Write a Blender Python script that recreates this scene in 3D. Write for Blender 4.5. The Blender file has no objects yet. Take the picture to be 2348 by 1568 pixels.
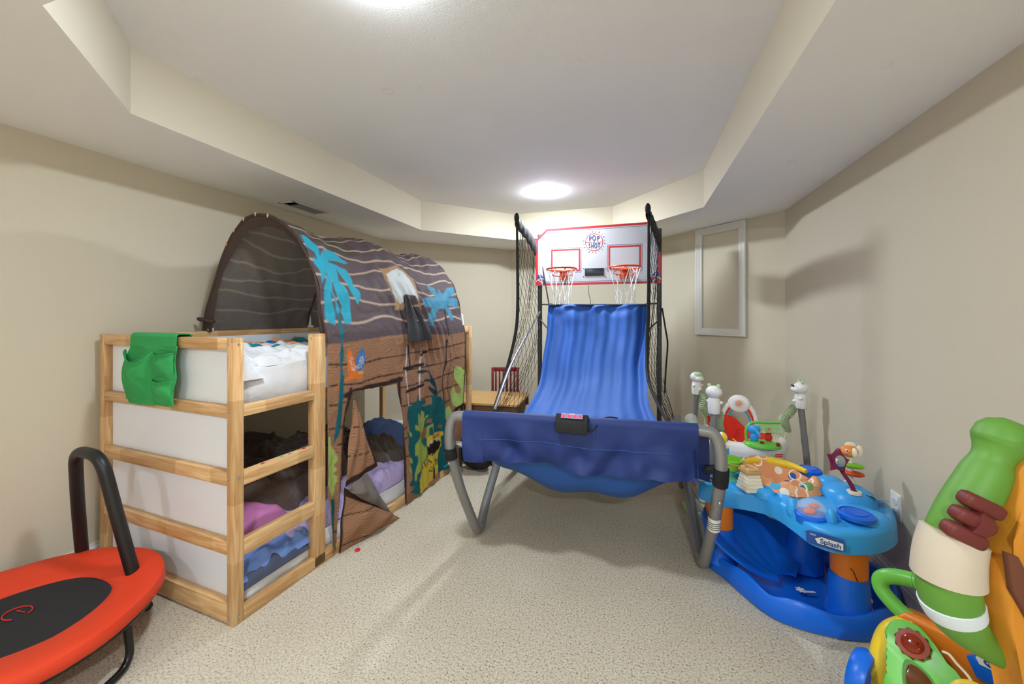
import bpy, bmesh, math, random
import numpy as np
from mathutils import Vector, Matrix, noise
random.seed(7)
SC = bpy.context.scene
COL = SC.collection
PI = math.pi
def R(d): return math.radians(d)

# ------------------------------------------------------------------ camera
cam = bpy.data.cameras.new('camera'); cam_o = bpy.data.objects.new('camera', cam); COL.objects.link(cam_o)
cam.sensor_width = 36.0; cam.lens = 904.98 / 2348 * 36.0
cam.shift_y = -(784 - 724.31) / 2348
cam.clip_start = 0.02
cam_o.location = (1.5527, -1.1864, 1.2618)
cam_o.rotation_euler = (PI / 2, 0, 0.3033)
SC.camera = cam_o

# ------------------------------------------------------------------ view + world
SC.view_settings.view_transform = 'Standard'
SC.view_settings.look = 'None'
SC.view_settings.gamma = 1.0
SC.view_settings.use_curve_mapping = False
SC.view_settings.exposure = 0.06
SC.cycles.use_denoising = True
SC.cycles.max_bounces = 7
SC.cycles.diffuse_bounces = 5
SC.cycles.use_adaptive_sampling = True
SC.cycles.adaptive_threshold = 0.025
SC.cycles.sample_clamp_indirect = 6.0
SC.cycles.caustics_reflective = False
SC.cycles.caustics_refractive = False
W = bpy.data.worlds.new('world'); SC.world = W; W.use_nodes = True
W.node_tree.nodes['Background'].inputs[0].default_value = (1.0, 0.95, 0.88, 1)
W.node_tree.nodes['Background'].inputs[1].default_value = 0.02

# ceiling downlights: (x, y, z of the ceiling they sit in, strength of the lens)
HS, HC = 2.0857, 2.364
LAMPS = [('far', 0.79, 2.250, HC, 590.0), ('near', 0.78, -0.15, HC, 370.0),
         ('rear', 0.10, -2.45, HS, 275.0), ('rear', 2.05, -2.35, HS, 760.0)]  # the right rear lamp is added to brighten the right side

# ------------------------------------------------------------------ materials
def lin(c):
    if isinstance(c, str):
        c = [int(c[i:i + 2], 16) / 255 for i in (0, 2, 4)]
    return tuple(((v / 12.92) if v <= 0.04045 else ((v + 0.055) / 1.055) ** 2.4) for v in c)
MATS = {}
def mat(name, col, rough=0.5, metal=0.0, var=0.06, vscale=8.0, bump=0.0, bscale=60.0, spec=0.5,
        emit=None, estr=0.0, trans=0.0, ior=1.45, alpha=1.0, coat=0.0, sheen=0.0):
    m = bpy.data.materials.new(name); m.use_nodes = True; MATS[name] = m
    nt = m.node_tree; N = nt.nodes; Lk = nt.links; b = N['Principled BSDF']
    c = lin(col)
    b.inputs['Roughness'].default_value = rough; b.inputs['Metallic'].default_value = metal
    b.inputs['Specular IOR Level'].default_value = spec
    b.inputs['IOR'].default_value = ior
    b.inputs['Transmission Weight'].default_value = trans; b.inputs['Alpha'].default_value = alpha
    b.inputs['Coat Weight'].default_value = coat; b.inputs['Sheen Weight'].default_value = sheen
    b.inputs['Base Color'].default_value = (*c, 1)
    tc = N.new('ShaderNodeTexCoord')
    if var > 0:
        n = N.new('ShaderNodeTexNoise'); n.inputs['Scale'].default_value = vscale; n.inputs['Detail'].default_value = 4
        Lk.new(tc.outputs['Object'], n.inputs['Vector'])
        r = N.new('ShaderNodeMapRange'); r.inputs['To Min'].default_value = 1 - var; r.inputs['To Max'].default_value = 1 + var
        Lk.new(n.outputs['Fac'], r.inputs['Value'])
        mx = N.new('ShaderNodeMix'); mx.data_type = 'RGBA'; mx.blend_type = 'MULTIPLY'; mx.inputs[0].default_value = 1
        mx.inputs[6].default_value = (*c, 1); Lk.new(r.outputs[0], mx.inputs[7]); Lk.new(mx.outputs[2], b.inputs['Base Color'])
    if bump > 0:
        n2 = N.new('ShaderNodeTexNoise'); n2.inputs['Scale'].default_value = bscale; n2.inputs['Detail'].default_value = 3
        Lk.new(tc.outputs['Object'], n2.inputs['Vector'])
        bp = N.new('ShaderNodeBump'); bp.inputs['Strength'].default_value = bump; bp.inputs['Distance'].default_value = 0.01
        Lk.new(n2.outputs['Fac'], bp.inputs['Height']); Lk.new(bp.outputs[0], b.inputs['Normal'])
    if emit is not None:
        b.inputs['Emission Color'].default_value = (*lin(emit), 1); b.inputs['Emission Strength'].default_value = estr
    return m
def mix_rgb(N, Lk, fac, a, bb, mode='MIX'):
    mx = N.new('ShaderNodeMix'); mx.data_type = 'RGBA'; mx.blend_type = mode
    for sock, v in ((0, fac), (6, a), (7, bb)):
        if hasattr(v, 'is_linked') or hasattr(v, 'links'): Lk.new(v, mx.inputs[sock])
        elif isinstance(v, (int, float)): mx.inputs[sock].default_value = v
        else: mx.inputs[sock].default_value = (*v, 1)
    return mx.outputs[2]
def node_mat(name, rough=0.5, spec=0.5):
    m = bpy.data.materials.new(name); m.use_nodes = True; MATS[name] = m
    N = m.node_tree.nodes; b = N['Principled BSDF']; b.inputs['Roughness'].default_value = rough
    b.inputs['Specular IOR Level'].default_value = spec
    return m, N, m.node_tree.links, b
def ramp(N, Lk, fac, stops):
    r = N.new('ShaderNodeValToRGB'); Lk.new(fac, r.inputs[0]); e = r.color_ramp.elements
    e[0].position, e[0].color = stops[0][0], (*stops[0][1], 1); e[1].position, e[1].color = stops[1][0], (*stops[1][1], 1)
    for p, c in stops[2:]:
        x = e.new(p); x.color = (*c, 1)
    return r.outputs[0]

mat('wall_paint', 'cec4af', rough=0.75, var=0.015, vscale=3, bump=0.12, bscale=220, spec=0.25)
def ceiling_mat():
    m, N, Lk, b = node_mat('ceiling_paint', 0.85, 0.15)
    tc = N.new('ShaderNodeTexCoord')
    n = N.new('ShaderNodeTexNoise'); n.inputs['Scale'].default_value = 1.6; n.inputs['Detail'].default_value = 5; Lk.new(tc.outputs['Object'], n.inputs['Vector'])
    c1 = ramp(N, Lk, n.outputs['Fac'], [(0.3, lin('f3f2f1')), (0.75, lin('f7f6f5'))])
    # small scuffed ball marks
    v = N.new('ShaderNodeTexVoronoi'); v.inputs['Scale'].default_value = 5.5; Lk.new(tc.outputs['Object'], v.inputs['Vector'])
    rr = ramp(N, Lk, v.outputs['Distance'], [(0.0, (0, 0, 0)), (0.10, (0, 0, 0)), (0.135, (1, 1, 1)), (0.16, (0, 0, 0))])
    n3 = N.new('ShaderNodeTexNoise'); n3.inputs['Scale'].default_value = 3.1; Lk.new(tc.outputs['Object'], n3.inputs['Vector'])
    msk = ramp(N, Lk, n3.outputs['Fac'], [(0.56, (0, 0, 0)), (0.64, (0.16, 0.16, 0.16))])
    f = mix_rgb(N, Lk, 1.0, rr, msk, 'MULTIPLY')
    c2 = mix_rgb(N, Lk, f, c1, lin('8f8a80')); Lk.new(c2, b.inputs['Base Color'])
    n2 = N.new('ShaderNodeTexNoise'); n2.inputs['Scale'].default_value = 160; Lk.new(tc.outputs['Object'], n2.inputs['Vector'])
    bp = N.new('ShaderNodeBump'); bp.inputs['Strength'].default_value = 0.12; bp.inputs['Distance'].default_value = 0.005
    Lk.new(n2.outputs['Fac'], bp.inputs['Height']); Lk.new(bp.outputs[0], b.inputs['Normal'])
ceiling_mat()
def carpet_mat():
    m, N, Lk, b = node_mat('carpet', 0.95, 0.1)
    tc = N.new('ShaderNodeTexCoord')
    nb = N.new('ShaderNodeTexNoise'); nb.inputs['Scale'].default_value = 2.2; nb.inputs['Detail'].default_value = 3; Lk.new(tc.outputs['Object'], nb.inputs['Vector'])
    base = ramp(N, Lk, nb.outputs['Fac'], [(0.3, lin('ddd0b9')), (0.7, lin('e5dac5'))])
    v = N.new('ShaderNodeTexNoise'); v.inputs['Scale'].default_value = 125; v.inputs['Detail'].default_value = 4; v.inputs['Roughness'].default_value = 0.7; Lk.new(tc.outputs['Object'], v.inputs['Vector'])
    dk = ramp(N, Lk, v.outputs['Fac'], [(0.33, (0.24, 0.21, 0.17)), (0.44, (0.88, 0.87, 0.86)), (0.64, (1.16, 1.16, 1.16))])
    c = mix_rgb(N, Lk, 1.0, base, dk, 'MULTIPLY'); Lk.new(c, b.inputs['Base Color'])
    bp = N.new('ShaderNodeBump'); bp.inputs['Strength'].default_value = 0.9; bp.inputs['Distance'].default_value = 0.011
    Lk.new(v.outputs['Fac'], bp.inputs['Height']); Lk.new(bp.outputs[0], b.inputs['Normal'])
carpet_mat()
def pine_mat():
    m, N, Lk, b = node_mat('pine', 0.42, 0.4)
    tc = N.new('ShaderNodeTexCoord'); geo = N.new('ShaderNodeObjectInfo')
    at = N.new('ShaderNodeAttribute'); at.attribute_name = 'grain'
    mp = N.new('ShaderNodeVectorMath'); mp.operation = 'ADD'
    Lk.new(at.outputs['Vector'], mp.inputs[0]); Lk.new(geo.outputs['Random'], mp.inputs[1])
    n = N.new('ShaderNodeTexNoise'); n.inputs['Scale'].default_value = 1.0; n.inputs['Detail'].default_value = 5; n.inputs['Distortion'].default_value = 1.2
    sc = N.new('ShaderNodeVectorMath'); sc.operation = 'MULTIPLY'; sc.inputs[1].default_value = (42, 42, 3.5); Lk.new(mp.outputs[0], sc.inputs[0]); Lk.new(sc.outputs[0], n.inputs['Vector'])
    c1 = ramp(N, Lk, n.outputs['Fac'], [(0.25, lin('b88b5c')), (0.5, lin('d3ab7a')), (0.72, lin('e6c898'))])
    # finger-jointed blocks of different tone
    v = N.new('ShaderNodeTexVoronoi'); v.voronoi_dimensions = '1D'; v.inputs['Scale'].default_value = 4.3
    s2 = N.new('ShaderNodeSeparateXYZ'); Lk.new(mp.outputs[0], s2.inputs[0]); Lk.new(s2.outputs[2], v.inputs['W'])
    bw = N.new('ShaderNodeRGBToBW'); Lk.new(v.outputs['Color'], bw.inputs[0])
    tone = ramp(N, Lk, bw.outputs[0], [(0.25, (0.74, 0.65, 0.54)), (0.5, (0.98, 0.96, 0.92)), (0.75, (1.1, 1.08, 1.05))])
    Lk.new(mix_rgb(N, Lk, 1.0, c1, tone, 'MULTIPLY'), b.inputs['Base Color'])
pine_mat()
def attr_cloth(name, rough=0.8, grain=False, transl=0.25):
    m, N, Lk, b = node_mat(name, rough, 0.2)
    at = N.new('ShaderNodeAttribute'); at.attribute_name = 'pattern'
    col = at.outputs['Color']
    if grain:
        uv = N.new('ShaderNodeAttribute'); uv.attribute_name = 'cloth'
        w = N.new('ShaderNodeTexWave'); w.wave_type = 'RINGS'; w.inputs['Scale'].default_value = 24; w.inputs['Distortion'].default_value = 16; w.inputs['Detail'].default_value = 1.5; w.inputs['Detail Scale'].default_value = 0.55
        Lk.new(uv.outputs['Vector'], w.inputs['Vector'])
        ln = ramp(N, Lk, w.outputs['Fac'], [(0.0, (0.68, 0.62, 0.57)), (0.25, (1, 1, 1))])
        dark = mix_rgb(N, Lk, 1.0, col, ln, 'MULTIPLY')
        col = mix_rgb(N, Lk, at.outputs['Alpha'], col, dark)
        gm = N.new('ShaderNodeNewGeometry'); half = N.new('ShaderNodeMath'); half.operation = 'MULTIPLY'; half.inputs[1].default_value = 0.6
        Lk.new(gm.outputs['Backfacing'], half.inputs[0])                # unprinted reverse, its colour paled to imitate light shining through the cloth
        col = mix_rgb(N, Lk, half.outputs[0], col, lin('938b86'))
    Lk.new(col, b.inputs['Base Color'])
    tc = N.new('ShaderNodeTexCoord'); n = N.new('ShaderNodeTexNoise'); n.inputs['Scale'].default_value = 14; n.inputs['Detail'].default_value = 4; n.inputs['Distortion'].default_value = 0.6
    Lk.new(tc.outputs['Object'], n.inputs['Vector'])
    bp = N.new('ShaderNodeBump'); bp.inputs['Strength'].default_value = 0.55; bp.inputs['Distance'].default_value = 0.02
    Lk.new(n.outputs['Fac'], bp.inputs['Height']); Lk.new(bp.outputs[0], b.inputs['Normal'])
    if transl > 0:
        t = N.new('ShaderNodeBsdfTranslucent'); Lk.new(col, t.inputs[0])
        ms = N.new('ShaderNodeMixShader'); ms.inputs[0].default_value = transl
        Lk.new(b.outputs[0], ms.inputs[1]); Lk.new(t.outputs[0], ms.inputs[2])
        Lk.new(ms.outputs[0], N['Material Output'].inputs[0])
    return m
attr_cloth('tent_cloth', 0.62, True, 0.32)
attr_cloth('print_cloth', 0.85, False, 0.0)
mat('tent_brown', '43322d', rough=0.75, var=0.12, vscale=20, bump=0.3, bscale=30)
mat('tent_lining', '6b625d', rough=0.8, var=0.15, vscale=12, bump=0.3, bscale=25)
mat('trim_white', 'dcdad3', rough=0.4, var=0.02)
mat('panel_white', 'eaeef6', rough=0.38, var=0.01)
mat('plastic_white', 'eceae6', rough=0.3, var=0.02)
mat('sheet_white', 'd6d5d7', rough=0.9, var=0.03, bump=0.5, bscale=22)
mat('lavender', 'b7a6d2', rough=0.9, var=0.08, bump=0.3, bscale=40)
mat('bedding_blue', '6c8bcb', rough=0.9, var=0.12, bump=0.3, bscale=40)
mat('bedding_navy', '4a5067', rough=0.9, var=0.1, bump=0.3, bscale=40)
mat('pink_cloth', 'c678ab', rough=0.9, var=0.08, bump=0.2, bscale=40)
mat('plush_brown', '5d4c42', rough=1.0, var=0.35, vscale=18, bump=0.8, bscale=70, sheen=0.3)
mat('organizer_green', '2f9a53', rough=0.85, var=0.08, bump=0.2, bscale=300)
mat('pad_red', 'd93d1c', rough=0.55, var=0.05, vscale=5, bump=0.08, bscale=20)
mat('mat_black', '222325', rough=0.85, var=0.15, vscale=200)
mat('foam_black', '1c1b1c', rough=0.42, var=0.05)
mat('tube_black', '161617', rough=0.25, var=0.05)
mat('tube_grey', '8c8b8a', rough=0.35, metal=0.35, var=0.04)
mat('tube_dark', '4a4b50', rough=0.35, metal=0.4, var=0.05)
mat('chrome', 'c8c8ca', rough=0.22, metal=0.9, var=0.0)
mat('nylon_blue', '2657a6', rough=0.6, var=0.07, vscale=10, bump=0.12, bscale=500)
mat('nylon_shaded', '152c6a', rough=0.6, var=0.07, vscale=10, bump=0.12, bscale=500)  # same blue nylon, colour darkened to imitate shade on the flaps
mat('net_black', '17171a', rough=0.8, var=0.0)
mat('net_white', 'ebebea', rough=0.8, var=0.0)
mat('cloth_black', '1b1b1d', rough=0.75, var=0.1, bump=0.3, bscale=40)
mat('board_white', 'bdbdc3', rough=0.28, var=0.01)
mat('board_red', 'b8262d', rough=0.35, var=0.02)
mat('board_navy', '2c3a78', rough=0.4, var=0.02)
mat('score_black', '191f27', rough=0.3, var=0.0)
mat('rim_orange', 'e0501d', rough=0.35, var=0.04)
mat('led_red', 'ff3328', emit='ff2a20', estr=2.2, var=0)
mat('button_panel', '7a86b4', rough=0.4, var=0.0)
mat('table_pine', 'd0a467', rough=0.5, var=0.12, vscale=9)
mat('table_brown', '6b4a2c', rough=0.6, var=0.12, vscale=9)
mat('chair_red', '7c1d1d', rough=0.4, var=0.06)
mat('sky_plastic', '36a3ec', rough=0.32, var=0.03)
mat('blue_plastic', '1168dc', rough=0.34, var=0.03)
mat('orange_plastic', 'e7801d', rough=0.35, var=0.03)
mat('yellow_plastic', 'ecc832', rough=0.35, var=0.03)
mat('lime_plastic', '79ba30', rough=0.35, var=0.03)
mat('green_plastic', '6cc04a', rough=0.32, var=0.03)
mat('sea_green', '4fae86', rough=0.35, var=0.03)
mat('tan_plastic', 'c39a66', rough=0.5, var=0.05)
mat('cream_plastic', 'ece2c9', rough=0.45, var=0.03)
mat('purple_plastic', '7a3f95', rough=0.4, var=0.03)
mat('plum_plastic', '7b1d45', rough=0.3, var=0.03)
mat('clear_plastic', 'f2f6f6', rough=0.06, var=0.0, alpha=0.22)
mat('clear_green', 'a9dc96', rough=0.1, var=0.0, alpha=0.45)
mat('mirror_film', 'b9c6cf', rough=0.08, metal=0.9, var=0.0)
mat('amber_red', '8d2a0c', rough=0.14, var=0.05)
mat('amber_brown', '5e3512', rough=0.12, var=0.05)
mat('fish_orange', 'e48a3f', rough=0.4, var=0.04)
mat('seat_red', 'd7301c', rough=0.85, var=0.08, bump=0.3, bscale=40)
mat('pale_green', 'b3cfa0', rough=0.6, var=0.08)
mat('strap_green', 'a7b592', rough=0.85, var=0.15, vscale=40, bump=0.4, bscale=60)
mat('post_grey', '7f7d7a', rough=0.4, var=0.03)
mat('toy_green', '629738', rough=0.5, var=0.05)
mat('toy_green_dark', '4d8428', rough=0.5, var=0.05)
mat('toy_orange', 'd98e2b', rough=0.55, var=0.06, vscale=4)
mat('toy_brown', '70412f', rough=0.55, var=0.06)
mat('toy_maroon', '6c2a26', rough=0.5, var=0.08)
mat('toy_beige', 'cfc1ad', rough=0.6, var=0.03)
mat('toy_white', 'dbe4ec', rough=0.5, var=0.02)
mat('label_white', 'e8e8e4', rough=0.5, var=0.0)
mat('label_navy', '1d4fa0', rough=0.4, var=0.0)
mat('label_red', 'cf2a26', rough=0.5, var=0.0)
mat('dark_ink', '2a2a2c', rough=0.6, var=0.0)
mat('eye_white', 'f2f0ea', rough=0.3, var=0.0)
mat('vent_metal', 'cfcfca', rough=0.5, var=0.02)
mat('vent_dark', '9a9a97', rough=0.8, var=0.0)
def seat_print():
    m, N, Lk, b = node_mat('seat_print', 0.85, 0.2)
    tc = N.new('ShaderNodeTexCoord')
    v = N.new('ShaderNodeTexVoronoi'); v.inputs['Scale'].default_value = 17; Lk.new(tc.outputs['Object'], v.inputs['Vector'])
    bw = N.new('ShaderNodeRGBToBW'); Lk.new(v.outputs['Color'], bw.inputs[0])
    cc = ramp(N, Lk, bw.outputs[0], [(0.30, lin('e7e2d6')), (0.31, lin('4aa0c8')), (0.5, lin('6d9a55')), (0.58, lin('2e5fae')), (0.7, lin('e2ac80'))])
    N[-1].color_ramp.interpolation = 'CONSTANT'
    disc = ramp(N, Lk, v.outputs['Distance'], [(0.36, (1, 1, 1)), (0.39, (0, 0, 0))])
    c = mix_rgb(N, Lk, disc, lin('df9a6a'), cc)
    v2 = N.new('ShaderNodeTexVoronoi'); v2.inputs['Scale'].default_value = 13
    of = N.new('ShaderNodeVectorMath'); of.inputs[1].default_value = (.31, .17, .4); Lk.new(tc.outputs['Object'], of.inputs[0]); Lk.new(of.outputs[0], v2.inputs['Vector'])
    rg = ramp(N, Lk, v2.outputs['Distance'], [(0.30, (0, 0, 0)), (0.33, (1, 1, 1)), (0.37, (1, 1, 1)), (0.40, (0, 0, 0))])
    Lk.new(mix_rgb(N, Lk, rg, c, lin('f0e9dc')), b.inputs['Base Color'])
seat_print()

# ------------------------------------------------------------------ object helpers
ROOTM = {}
def xf(loc=(0, 0, 0), rz=0.0): return Matrix.Translation(Vector(loc)) @ Matrix.Rotation(rz, 4, 'Z')
def tag(o, label, cat, group=None):
    o['label'] = label; o['category'] = cat
    if group: o['group'] = group
    return o
def thing(name, label, cat, loc=(0, 0, 0), rz=0.0, group=None):
    o = bpy.data.objects.new(name, None); COL.objects.link(o); o.empty_display_size = 0.1
    o.location = loc; o.rotation_euler = (0, 0, rz); ROOTM[o.name] = xf(loc, rz)
    return tag(o, label, cat, group)
def frame_of(d, up=Vector((0, 0, 1))):
    d = d.normalized()
    if abs(d.dot(up)) > 0.98: up = Vector((1, 0, 0))
    x = d.cross(up).normalized(); y = x.cross(d).normalized()
    return x, y
class MB:
    def __init__(s): s.bm = bmesh.new(); s.mi = 0; s.grain = s.bm.verts.layers.float_vector.new('grain')
    def _fin(s, faces):
        for f in faces: f.material_index = s.mi
    def use(s, i): s.mi = i; return s
    def box(s, c, size, rot=None, bev=0.0, axis=None):
        """axis-aligned (or rotated) box; the grain attribute runs along its longest side"""
        m = Matrix.Translation(Vector(c)) @ (rot.to_4x4() if rot is not None else Matrix.Identity(4))
        r = bmesh.ops.create_cube(s.bm, size=1.0); vs = r['verts']
        for v in vs: v.co = Vector((v.co.x * size[0], v.co.y * size[1], v.co.z * size[2]))
        if bev > 0:
            es = list({e for v in vs for e in v.link_edges})
            rr = bmesh.ops.bevel(s.bm, geom=es, offset=bev, segments=2, affect='EDGES', profile=0.5)
            vs = list({v for v in rr['verts']} | {v for v in vs if v.is_valid})
        k = max(range(3), key=lambda i: size[i]) if axis is None else axis
        off = Vector(c) * 1.7
        for v in vs:
            p = v.co
            g = (p.y, p.z, p.x) if k == 0 else ((p.x, p.z, p.y) if k == 1 else (p.x, p.y, p.z))
            v[s.grain] = Vector(g) + off
        for v in vs: v.co = m @ v.co
        s._fin({f for v in vs for f in v.link_faces}); return s
    def tube(s, pts, r=0.01, seg=12, caps=True, closed=False):
        pts = [Vector(p) for p in pts]; n = len(pts)
        rs = [r] * n if isinstance(r, (int, float)) else r
        rings = []; px = None
        for i, p in enumerate(pts):
            a = pts[i - 1] if (i > 0 or closed) else p; b = pts[(i + 1) % n] if (i < n - 1 or closed) else p
            d = (b - a)
            if d.length < 1e-9: d = Vector((0, 0, 1))
            d.normalize()
            if px is None: x, y = frame_of(d)
            else:
                x = (px - d * px.dot(d))
                if x.length < 1e-6: x, y = frame_of(d)
                x.normalize(); y = x.cross(d).normalized()
            px = x
            rings.append([s.bm.verts.new(p + (x * math.cos(2 * PI * k / seg) + y * math.sin(2 * PI * k / seg)) * rs[i]) for k in range(seg)])
        fs = []
        for i in range(n if closed else n - 1):
            A, B = rings[i], rings[(i + 1) % n]
            for k in range(seg):
                fs.append(s.bm.faces.new((A[k], A[(k + 1) % seg], B[(k + 1) % seg], B[k])))
        if caps and not closed:
            fs.append(s.bm.faces.new(rings[0][::-1])); fs.append(s.bm.faces.new(rings[-1]))
        s._fin(fs); return s
    def lathe(s, prof, seg=24, M=None, cap=True):
        M = M or Matrix.Identity(4)
        rings = [[s.bm.verts.new(M @ Vector((r * math.cos(2 * PI * k / seg), r * math.sin(2 * PI * k / seg), z))) for k in range(seg)] for r, z in prof]
        fs = []
        for i in range(len(prof) - 1):
            A, B = rings[i], rings[i + 1]
            for k in range(seg): fs.append(s.bm.faces.new((A[k], A[(k + 1) % seg], B[(k + 1) % seg], B[k])))
        if cap:
            fs.append(s.bm.faces.new(rings[0][::-1])); fs.append(s.bm.faces.new(rings[-1]))
        s._fin(fs); return s
    def ell(s, c, rad, rot=None, seg=20, rings=12):
        m = Matrix.Translation(Vector(c)) @ (rot.to_4x4() if rot is not None else Matrix.Identity(4)) @ Matrix.Diagonal((*rad, 1))
        r = bmesh.ops.create_uvsphere(s.bm, u_segments=seg, v_segments=rings, radius=1.0, matrix=m)
        s._fin({f for v in r['verts'] for f in v.link_faces}); return s
    def prism(s, poly, h, M=None, bev=0.0):
        """polygon in the local XY plane of M, extruded by h along local Z"""
        M = M or Matrix.Identity(4)
        a = [s.bm.verts.new(M @ Vector((x, y, 0))) for x, y in poly]; b = [s.bm.verts.new(M @ Vector((x, y, h))) for x, y in poly]
        n = len(poly); fs = [s.bm.faces.new(a[::-1]), s.bm.faces.new(b)]
        for i in range(n): fs.append(s.bm.faces.new((a[i], a[(i + 1) % n], b[(i + 1) % n], b[i])))
        if bev > 0:
            es = [e for e in set(fs[0].edges) | set(fs[1].edges)]
            rr = bmesh.ops.bevel(s.bm, geom=es, offset=bev, segments=2, affect='EDGES', profile=0.5)
            fs = list({f for v in rr['verts'] for f in v.link_faces})
        s._fin([f for f in fs if f.is_valid]); return s
    def surf(s, nu, nv, f, thick=0.0, closeu=False):
        g = [[Vector(f(i / (nu - (0 if closeu else 1)), j / (nv - 1))) for j in range(nv)] for i in range(nu)]
        V = [[s.bm.verts.new(p) for p in row] for row in g]; fs = []
        for i in range(nu if closeu else nu - 1):
            for j in range(nv - 1):
                a = V[i]; b = V[(i + 1) % nu]
                try: fs.append(s.bm.faces.new((a[j], b[j], b[j + 1], a[j + 1])))
                except ValueError: pass
        s._fin(fs)
        if thick:
            s.bm.normal_update()
            bmesh.ops.solidify(s.bm, geom=fs, thickness=thick)
            for x in s.bm.faces:
                if x.material_index != s.mi and x in fs: x.material_index = s.mi
        return s
    def text(s, body, size, M, depth=0.0006, bold=0.0):
        cu = bpy.data.curves.new('t', 'FONT'); cu.body = body; cu.size = size; cu.extrude = depth; cu.align_x = 'CENTER'; cu.align_y = 'CENTER'; cu.offset = bold
        o = bpy.data.objects.new('t', cu); COL.objects.link(o)
        bpy.context.view_layer.update()
        me = bpy.data.meshes.new_from_object(o.evaluated_get(bpy.context.evaluated_depsgraph_get()))
        bpy.data.objects.remove(o); bpy.data.curves.remove(cu)
        n0 = len(s.bm.faces); nv = len(s.bm.verts)
        s.bm.from_mesh(me); bpy.data.meshes.remove(me)
        s.bm.verts.ensure_lookup_table(); s.bm.faces.ensure_lookup_table()
        for v in s.bm.verts[nv:]: v.co = M @ v.co
        for f in s.bm.faces[n0:]: f.material_index = s.mi
        return s
    def build(s, name, m, parent=None, smooth=40, world=False, sub=0, kind=None, label=None, fix=True):
        if world and parent is not None:
            root = parent
            while root.parent: root = root.parent
            bmesh.ops.transform(s.bm, matrix=ROOTM[root.name].inverted(), verts=s.bm.verts)
        if fix: bmesh.ops.recalc_face_normals(s.bm, faces=s.bm.faces)
        me = bpy.data.meshes.new(name); s.bm.to_mesh(me); s.bm.free()
        for x in (m if isinstance(m, (list, tuple)) else [m]): me.materials.append(MATS[x])
        if smooth:
            me.polygons.foreach_set('use_smooth', [True] * len(me.polygons)); me.set_sharp_from_angle(angle=R(smooth))
        o = bpy.data.objects.new(name, me); COL.objects.link(o)
        if parent is not None: o.parent = parent
        if sub:
            md = o.modifiers.new('s', 'SUBSURF'); md.levels = sub; md.render_levels = sub
        if kind: o['kind'] = kind
        if label: o['label'] = label
        return o
def rotz(a): return Matrix.Rotation(a, 3, 'Z')
def basis(o, x, y, z=None):
    x = Vector(x).normalized(); y = Vector(y); y = (y - x * y.dot(x)).normalized(); z = x.cross(y)
    m = Matrix((x, y, z)).transposed().to_4x4(); m.translation = Vector(o); return m
def spline(pts, n=8, closed=False):
    P = [Vector(p) for p in pts]; out = []; N = len(P)
    for i in range(N if closed else N - 1):
        p0 = P[(i - 1) % N] if (closed or i > 0) else P[0]; p1 = P[i]; p2 = P[(i + 1) % N]; p3 = P[(i + 2) % N] if (closed or i + 2 < N) else P[-1]
        for k in range(n):
            t = k / n
            out.append(0.5 * ((2 * p1) + (p2 - p0) * t + (2 * p0 - 5 * p1 + 4 * p2 - p3) * t * t + (-p0 + 3 * p1 - 3 * p2 + p3) * t ** 3))
    if not closed: out.append(P[-1])
    return out
def bend(pts, rad=0.05, n=6):
    """polyline with rounded corners"""
    P = [Vector(p) for p in pts]; out = [P[0]]
    for i in range(1, len(P) - 1):
        a, b, c = P[i - 1], P[i], P[i + 1]
        r1 = min(rad, (a - b).length * .49); r2 = min(rad, (c - b).length * .49)
        s0 = b + (a - b).normalized() * r1; s1 = b + (c - b).normalized() * r2
        for k in range(n + 1):
            t = k / n; out.append(s0 * (1 - t) ** 2 + b * 2 * t * (1 - t) + s1 * t * t)
    out.append(P[-1]); return out
def nz(x, y, z=0.0): return noise.noise(Vector((x, y, z)))
# ================================================================== room shell
XL, XR, YB = -1.034, 2.668, -3.6
PLAN = [(XL, YB), (XL, 2.432), (0.076, 3.515), (1.555, 3.515), (XR, 2.395), (XR, YB)]
def struct(b, name, m, **k): return b.build(name, m, None, kind='structure', **k)
MB().prism(PLAN[::-1], 0.08, xf((0, 0, -0.08))).build('floor', 'carpet', None, kind='structure', smooth=0)
def wall(name, a, b):
    a = Vector((*a, 0)); b = Vector((*b, 0)); d = (b - a).normalized(); n = Vector((-d.y, d.x, 0))      # n points out of the room
    struct(MB().box((a + b) / 2 + n * 0.05 + Vector((0, 0, 1.18)), ((b - a).length + 0.08, 0.1, 2.5), rot=rotz(math.atan2(d.y, d.x))), name, 'wall_paint', smooth=0)
def base(name, a, b):
    a = Vector((*a, 0)); b = Vector((*b, 0)); d = (b - a).normalized(); n = Vector((d.y, -d.x, 0))      # into the room
    prof = [(0, 0), (0.016, 0), (0.016, 0.088), (0.013, 0.094), (0.013, 0.106), (0.007, 0.116), (0.005, 0.13), (0, 0.13)]
    M = Matrix((n, Vector((0, 0, 1)), d)).transposed().to_4x4(); M.translation = a
    struct(MB().prism(prof, (b - a).length, M), name, 'trim_white', smooth=0)
names = ['left', 'back_left', 'back', 'back_right', 'right', 'front']
for i, nm in enumerate(names):
    a, b = PLAN[i], PLAN[(i + 1) % 6]
    wall('wall_' + nm, a, b)
    if nm != 'front': base('baseboard_' + nm, a, b)
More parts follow.
